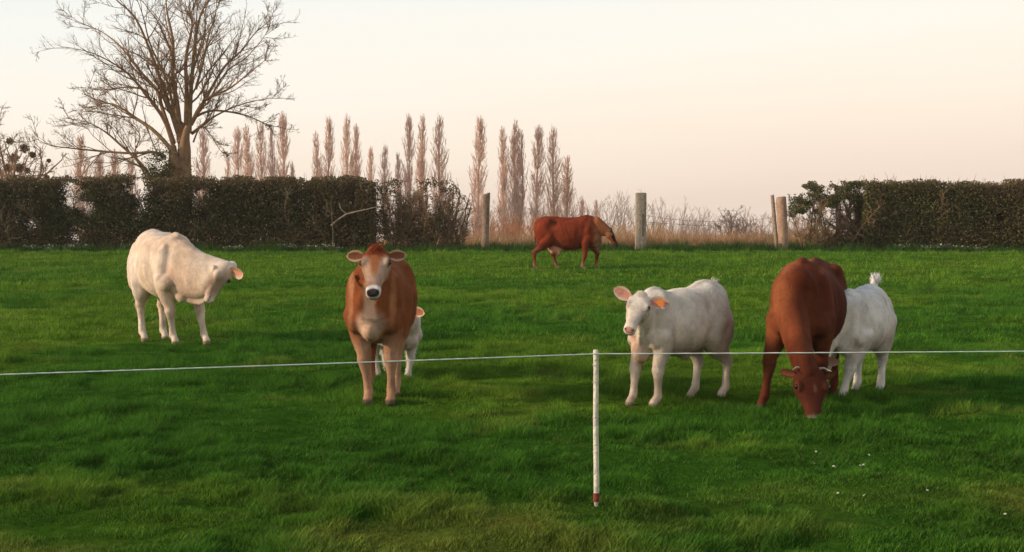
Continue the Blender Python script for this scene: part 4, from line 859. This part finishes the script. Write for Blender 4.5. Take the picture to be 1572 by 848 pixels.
# --- red cow grazing
bovine(dict(name='red_cow', label='dark red horned cow grazing with its head down to the grass, facing the camera', cat='cow', H=1.175, head_dir=(-.36, -.93), origin=G(1240, 0, 10.08), seed=8, wid=1.0, belly=.04, rump=-.01,
    feet=dict(FR=G(1172, 0, 9.68), FL=G(1262, 0, 9.78), HR=G(1238, 0, 10.55), HL=G(1281, 0, 10.45)), leg=.98, hoof=dict(FR=(1, -.25)),
    head=dict(poll=pix(1243, 569, 9.24), f=(.0, -.42, -.86), u=(.08, -.86, .42), L=.445, ears=[(1, -.45, .35, .30), (1, -.45, .35, .26)], w=1.30), neck=[pix(1214, 470, 9.66), pix(1226, 530, 9.40)], nw=1.08, nd=.98, dewlap=.8, bone=.85, hair=50000, horns=[1, -1], hornr=.5, hairlen=.013,
    coat=dict(base=(.105, .024, .009), mott=.4, ear=(.10, .028, .012), earin=(.15, .055, .03), muzzle=(.50, .36, .29), hoof=(.06, .04, .03), knee=.2, kneec=(.16, .06, .03), eyeline=.5, eyec=(.16, .065, .035), ops=[
        ('ell', (.30, -.1, .80), (.18, .05, .20), (.22, .07, .03), .6), ('ell', (.45, -.12, .62), (.22, .10, .30), (.25, .075, .026), .7), ('ell', (.0, -.06, .97), (.6, .06, .05), (.24, .075, .03), .8), ('ell', (.30, .20, .62), (.06, .06, .2), (.17, .045, .018), .7), ('ball', (.44, -.05, .66), .035, (.36, .20, .12), .6), ('ell', (.20, .15, .93), (.3, .03, .03), (.24, .08, .035), .8), ('ell', (0,.3,.6), (.5,.14,.3), (.075, .016, .007), .6), ('ell', (.1, -.1, .55), (.8, .2, .1), (.20, .055, .02), .6), ('head', (.90, 0, -.05), (.12, .19, .2), (.62, .50, .42), .25), ('head', (.35, .03, .12), (.07, .03, .1), (.36, .22, .15), .3), ('head', (.45, 0, 0), (.55, .35, .4), (.070, .018, .009), .4, '', .8)]),  # sunlit neck, shoulder and spine and the shaded left flank painted into coat
    tufts=[((-.65, .01, .40), (.12, .05, .03), 300, .14, (0, 0, -1), .012)]))
# --- white calf behind the red cow
bovine(dict(name='white_calf', label='white calf half hidden behind the red grazing cow, tail tuft raised', cat='calf', H=.91, head_dir=(-.55, -.83), origin=G(1317, 0, 10.48), seed=9, wid=1.02, len=.88, rump=.03, back=.03,
    feet=dict(FL=G(1295, 0, 10.16), FR=G(1262, 0, 10.42), HL=G(1352, 0, 10.62), HR=G(1316, 0, 10.74)), leg=1.18,
    head=dict(poll=pix(1258, 548, 10.05), f=(-.35, -.2, -.75), u=(-.5, -.5, .5), L=.32, ears=[(1, -.1, .2, .4), (1, -.1, .2, .4)]), neck=[pix(1270, 520, 10.12)], dewlap=0, hair=56000, hairlen=.011, nw=.9, nd=.8,
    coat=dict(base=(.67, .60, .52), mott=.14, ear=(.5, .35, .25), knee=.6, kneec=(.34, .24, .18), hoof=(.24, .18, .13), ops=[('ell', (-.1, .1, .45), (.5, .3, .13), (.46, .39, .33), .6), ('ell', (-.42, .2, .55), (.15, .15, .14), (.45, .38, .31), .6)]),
    tail=[(-.50, 0, 1.0), (-.54, 0, 1.05), (-.56, .0, 1.07)], tufts=[((-.54, 0, 1.06), (.74, .72, .68), 700, .050, (-.25, .0, 1), .018)]))
# --- big white calf with head curled round, at the left
bovine(dict(name='white_heifer', label='cream white young cow at left with its head curled back to its chest', cat='cow', H=1.27, head_dir=(.62, -.78), origin=G(256, 0, 14.35), seed=11, wid=.96, len=.80, rump=.03, back=.05, brisket=1.25, folds=.0, bend=.0,
    feet=dict(FR=G(267, 0, 14.08), FL=G(315, 0, 14.14), HR=G(220, 0, 14.50), HL=G(252, 0, 14.72)), leg=1.0,
    head=dict(poll=pix(354, 408, 13.74), f=(-.46, .02, -.78), u=(.75, .55, -.1), L=.47, ears=[(1, -.05, -.35, .50), (1, .1, .3, .50)], eface=(-.3, -.8, -.5)), neck=[pix(314, 424, 13.86)], nw=1.12, nd=1.30, dewlap=1.6, hair=56000, hairlen=.011,
    coat=dict(base=(.68, .53, .405), mott=.14, ear=(.62, .46, .36), earin=(.66, .30, .20), knee=.5, kneec=(.40, .27, .18), hoof=(.24, .17, .12), muzzle=(.28, .18, .13), ops=[('ell', (.40, 0, .60), (.2, .2, .22), (.60, .40, .29), .6, '', .7), ('head', (.5, 0, -.12), (.42, .2, .2), (.42, .28, .20), .4)]),  # head op darkens the face: its shade is painted into the coat
    tufts=[((-.65, .01, .40), (.6, .5, .4), 200, .12, (0, 0, -1), .012)]))
# --- small calf behind the brown heifer
bovine(dict(name='white_calf', label='small white calf almost hidden behind the brown heifer, one ear showing', cat='calf', H=.77, head_dir=(.70, -.7), origin=G(602, 0, 11.45), seed=13, wid=.95, len=.84,
    feet=dict(FL=G(629, 0, 11.27), FR=G(611, 0, 11.15), HR=G(583, 0, 11.4), HL=G(597, 0, 11.6)), leg=1.15,
    head=dict(poll=pix(627, 473, 11.1), f=(-.5, -.6, -.45), u=(.1, -.35, .8), L=.27, ears=[(1, .22, .1, .52), (1, .1, .1, .45)]), hair=26000, hairlen=.026, dewlap=0,
    coat=dict(base=(.62, .54, .46), mott=.14, ear=(.60, .42, .30), earin=(.33, .13, .07), hoof=(.45, .38, .3), ops=[('head', (.1, 0, 0), (.4, .3, .3), (.42, .2, .11), .5)])))
# --- far cow walking
bovine(dict(name='brown_cow', label='distant red-brown cow with pink udder walking to the right near the hedge gap', cat='cow', H=1.34, head_dir=(1, -.12), origin=G(877, 0, 30.3), seed=17, wid=.95, len=1.12, belly=.05, bone=1., rump=-.02,
    feet=dict(FR=G(897, 0, 30.05), FL=G(918, 0, 30.45), HR=G(824, 0, 30.0), HL=G(857, 0, 30.6)), leg=.92, kneefwd=dict(FL=.06),
    head=dict(poll=pix(936, 353, 30.1), f=(.40, -.12, -.80), u=(.85, -.2, .5), L=.44, ears=[(1, -.1, .4, .34), (1, -.1, .5, .34)], w=1.15), neck=[pix(917, 348, 30.15)], nw=.95, nd=1.12, dewlap=.9, hair=26000, hairw=2.0, hairlen=.025, voxel=.02, smooth=4, horns=[1, -1], udder=(-.29, .43, .125),
    coat=dict(base=(.20, .033, .012), mott=.35, ear=(.20, .08, .04), muzzle=(.10, .06, .05), eyec=(.35, .22, .16), eyeline=.8, hoof=(.05, .03, .02), knee=.1, ops=[
        ('ell', (.62, 0, .82), (.24, .3, .32), (.30, .105, .045), .45), ('ell', (.52, 0, .50), (.12, .3, .16), (.35, .15, .08), .4), ('head', (.6, 0, .10), (.62, .35, .20), (.055, .014, .010), .2), ('head', (.98, 0, .0), (.2, .3, .3), (.06, .02, .015), .2), ('ell', (-.27, 0, .40), (.165, .12, .15), (.90, .40, .30), .12),
        ('low', 0, .13, (.30, .17, .10), .6)]),
    tufts=[((-.62, .0, .45), (.16, .06, .03), 120, .14, (0, 0, -1), .015)], tail=[(-.54, 0, .92), (-.575, 0, .88), (-.59, .0, .78), (-.59, .01, .6), (-.585, .01, .45)]))

# ------------------------------------------------------------------ thin evening haze
hv = np.array([[x, y, z] for x in (-1700., 1700.) for y in (-140., 2400.) for z in (-9., 48.)])
hf = [[0, 1, 3, 2], [4, 6, 7, 5], [0, 4, 5, 1], [2, 3, 7, 6], [0, 2, 6, 4], [1, 5, 7, 3]]
mh = bpy.data.materials.new('haze'); mh.use_nodes = True; mh.node_tree.nodes.clear()
pv = mh.node_tree.nodes.new('ShaderNodeVolumePrincipled'); pv.inputs['Color'].default_value = (.97, .90, .84, 1); pv.inputs['Density'].default_value = .0004; pv.inputs['Anisotropy'].default_value = .2
mo = mh.node_tree.nodes.new('ShaderNodeOutputMaterial'); mh.node_tree.links.new(pv.outputs[0], mo.inputs['Volume'])
obj('haze', mesh_new('haze', hv, hf, None, None, False, mh), kind='stuff')
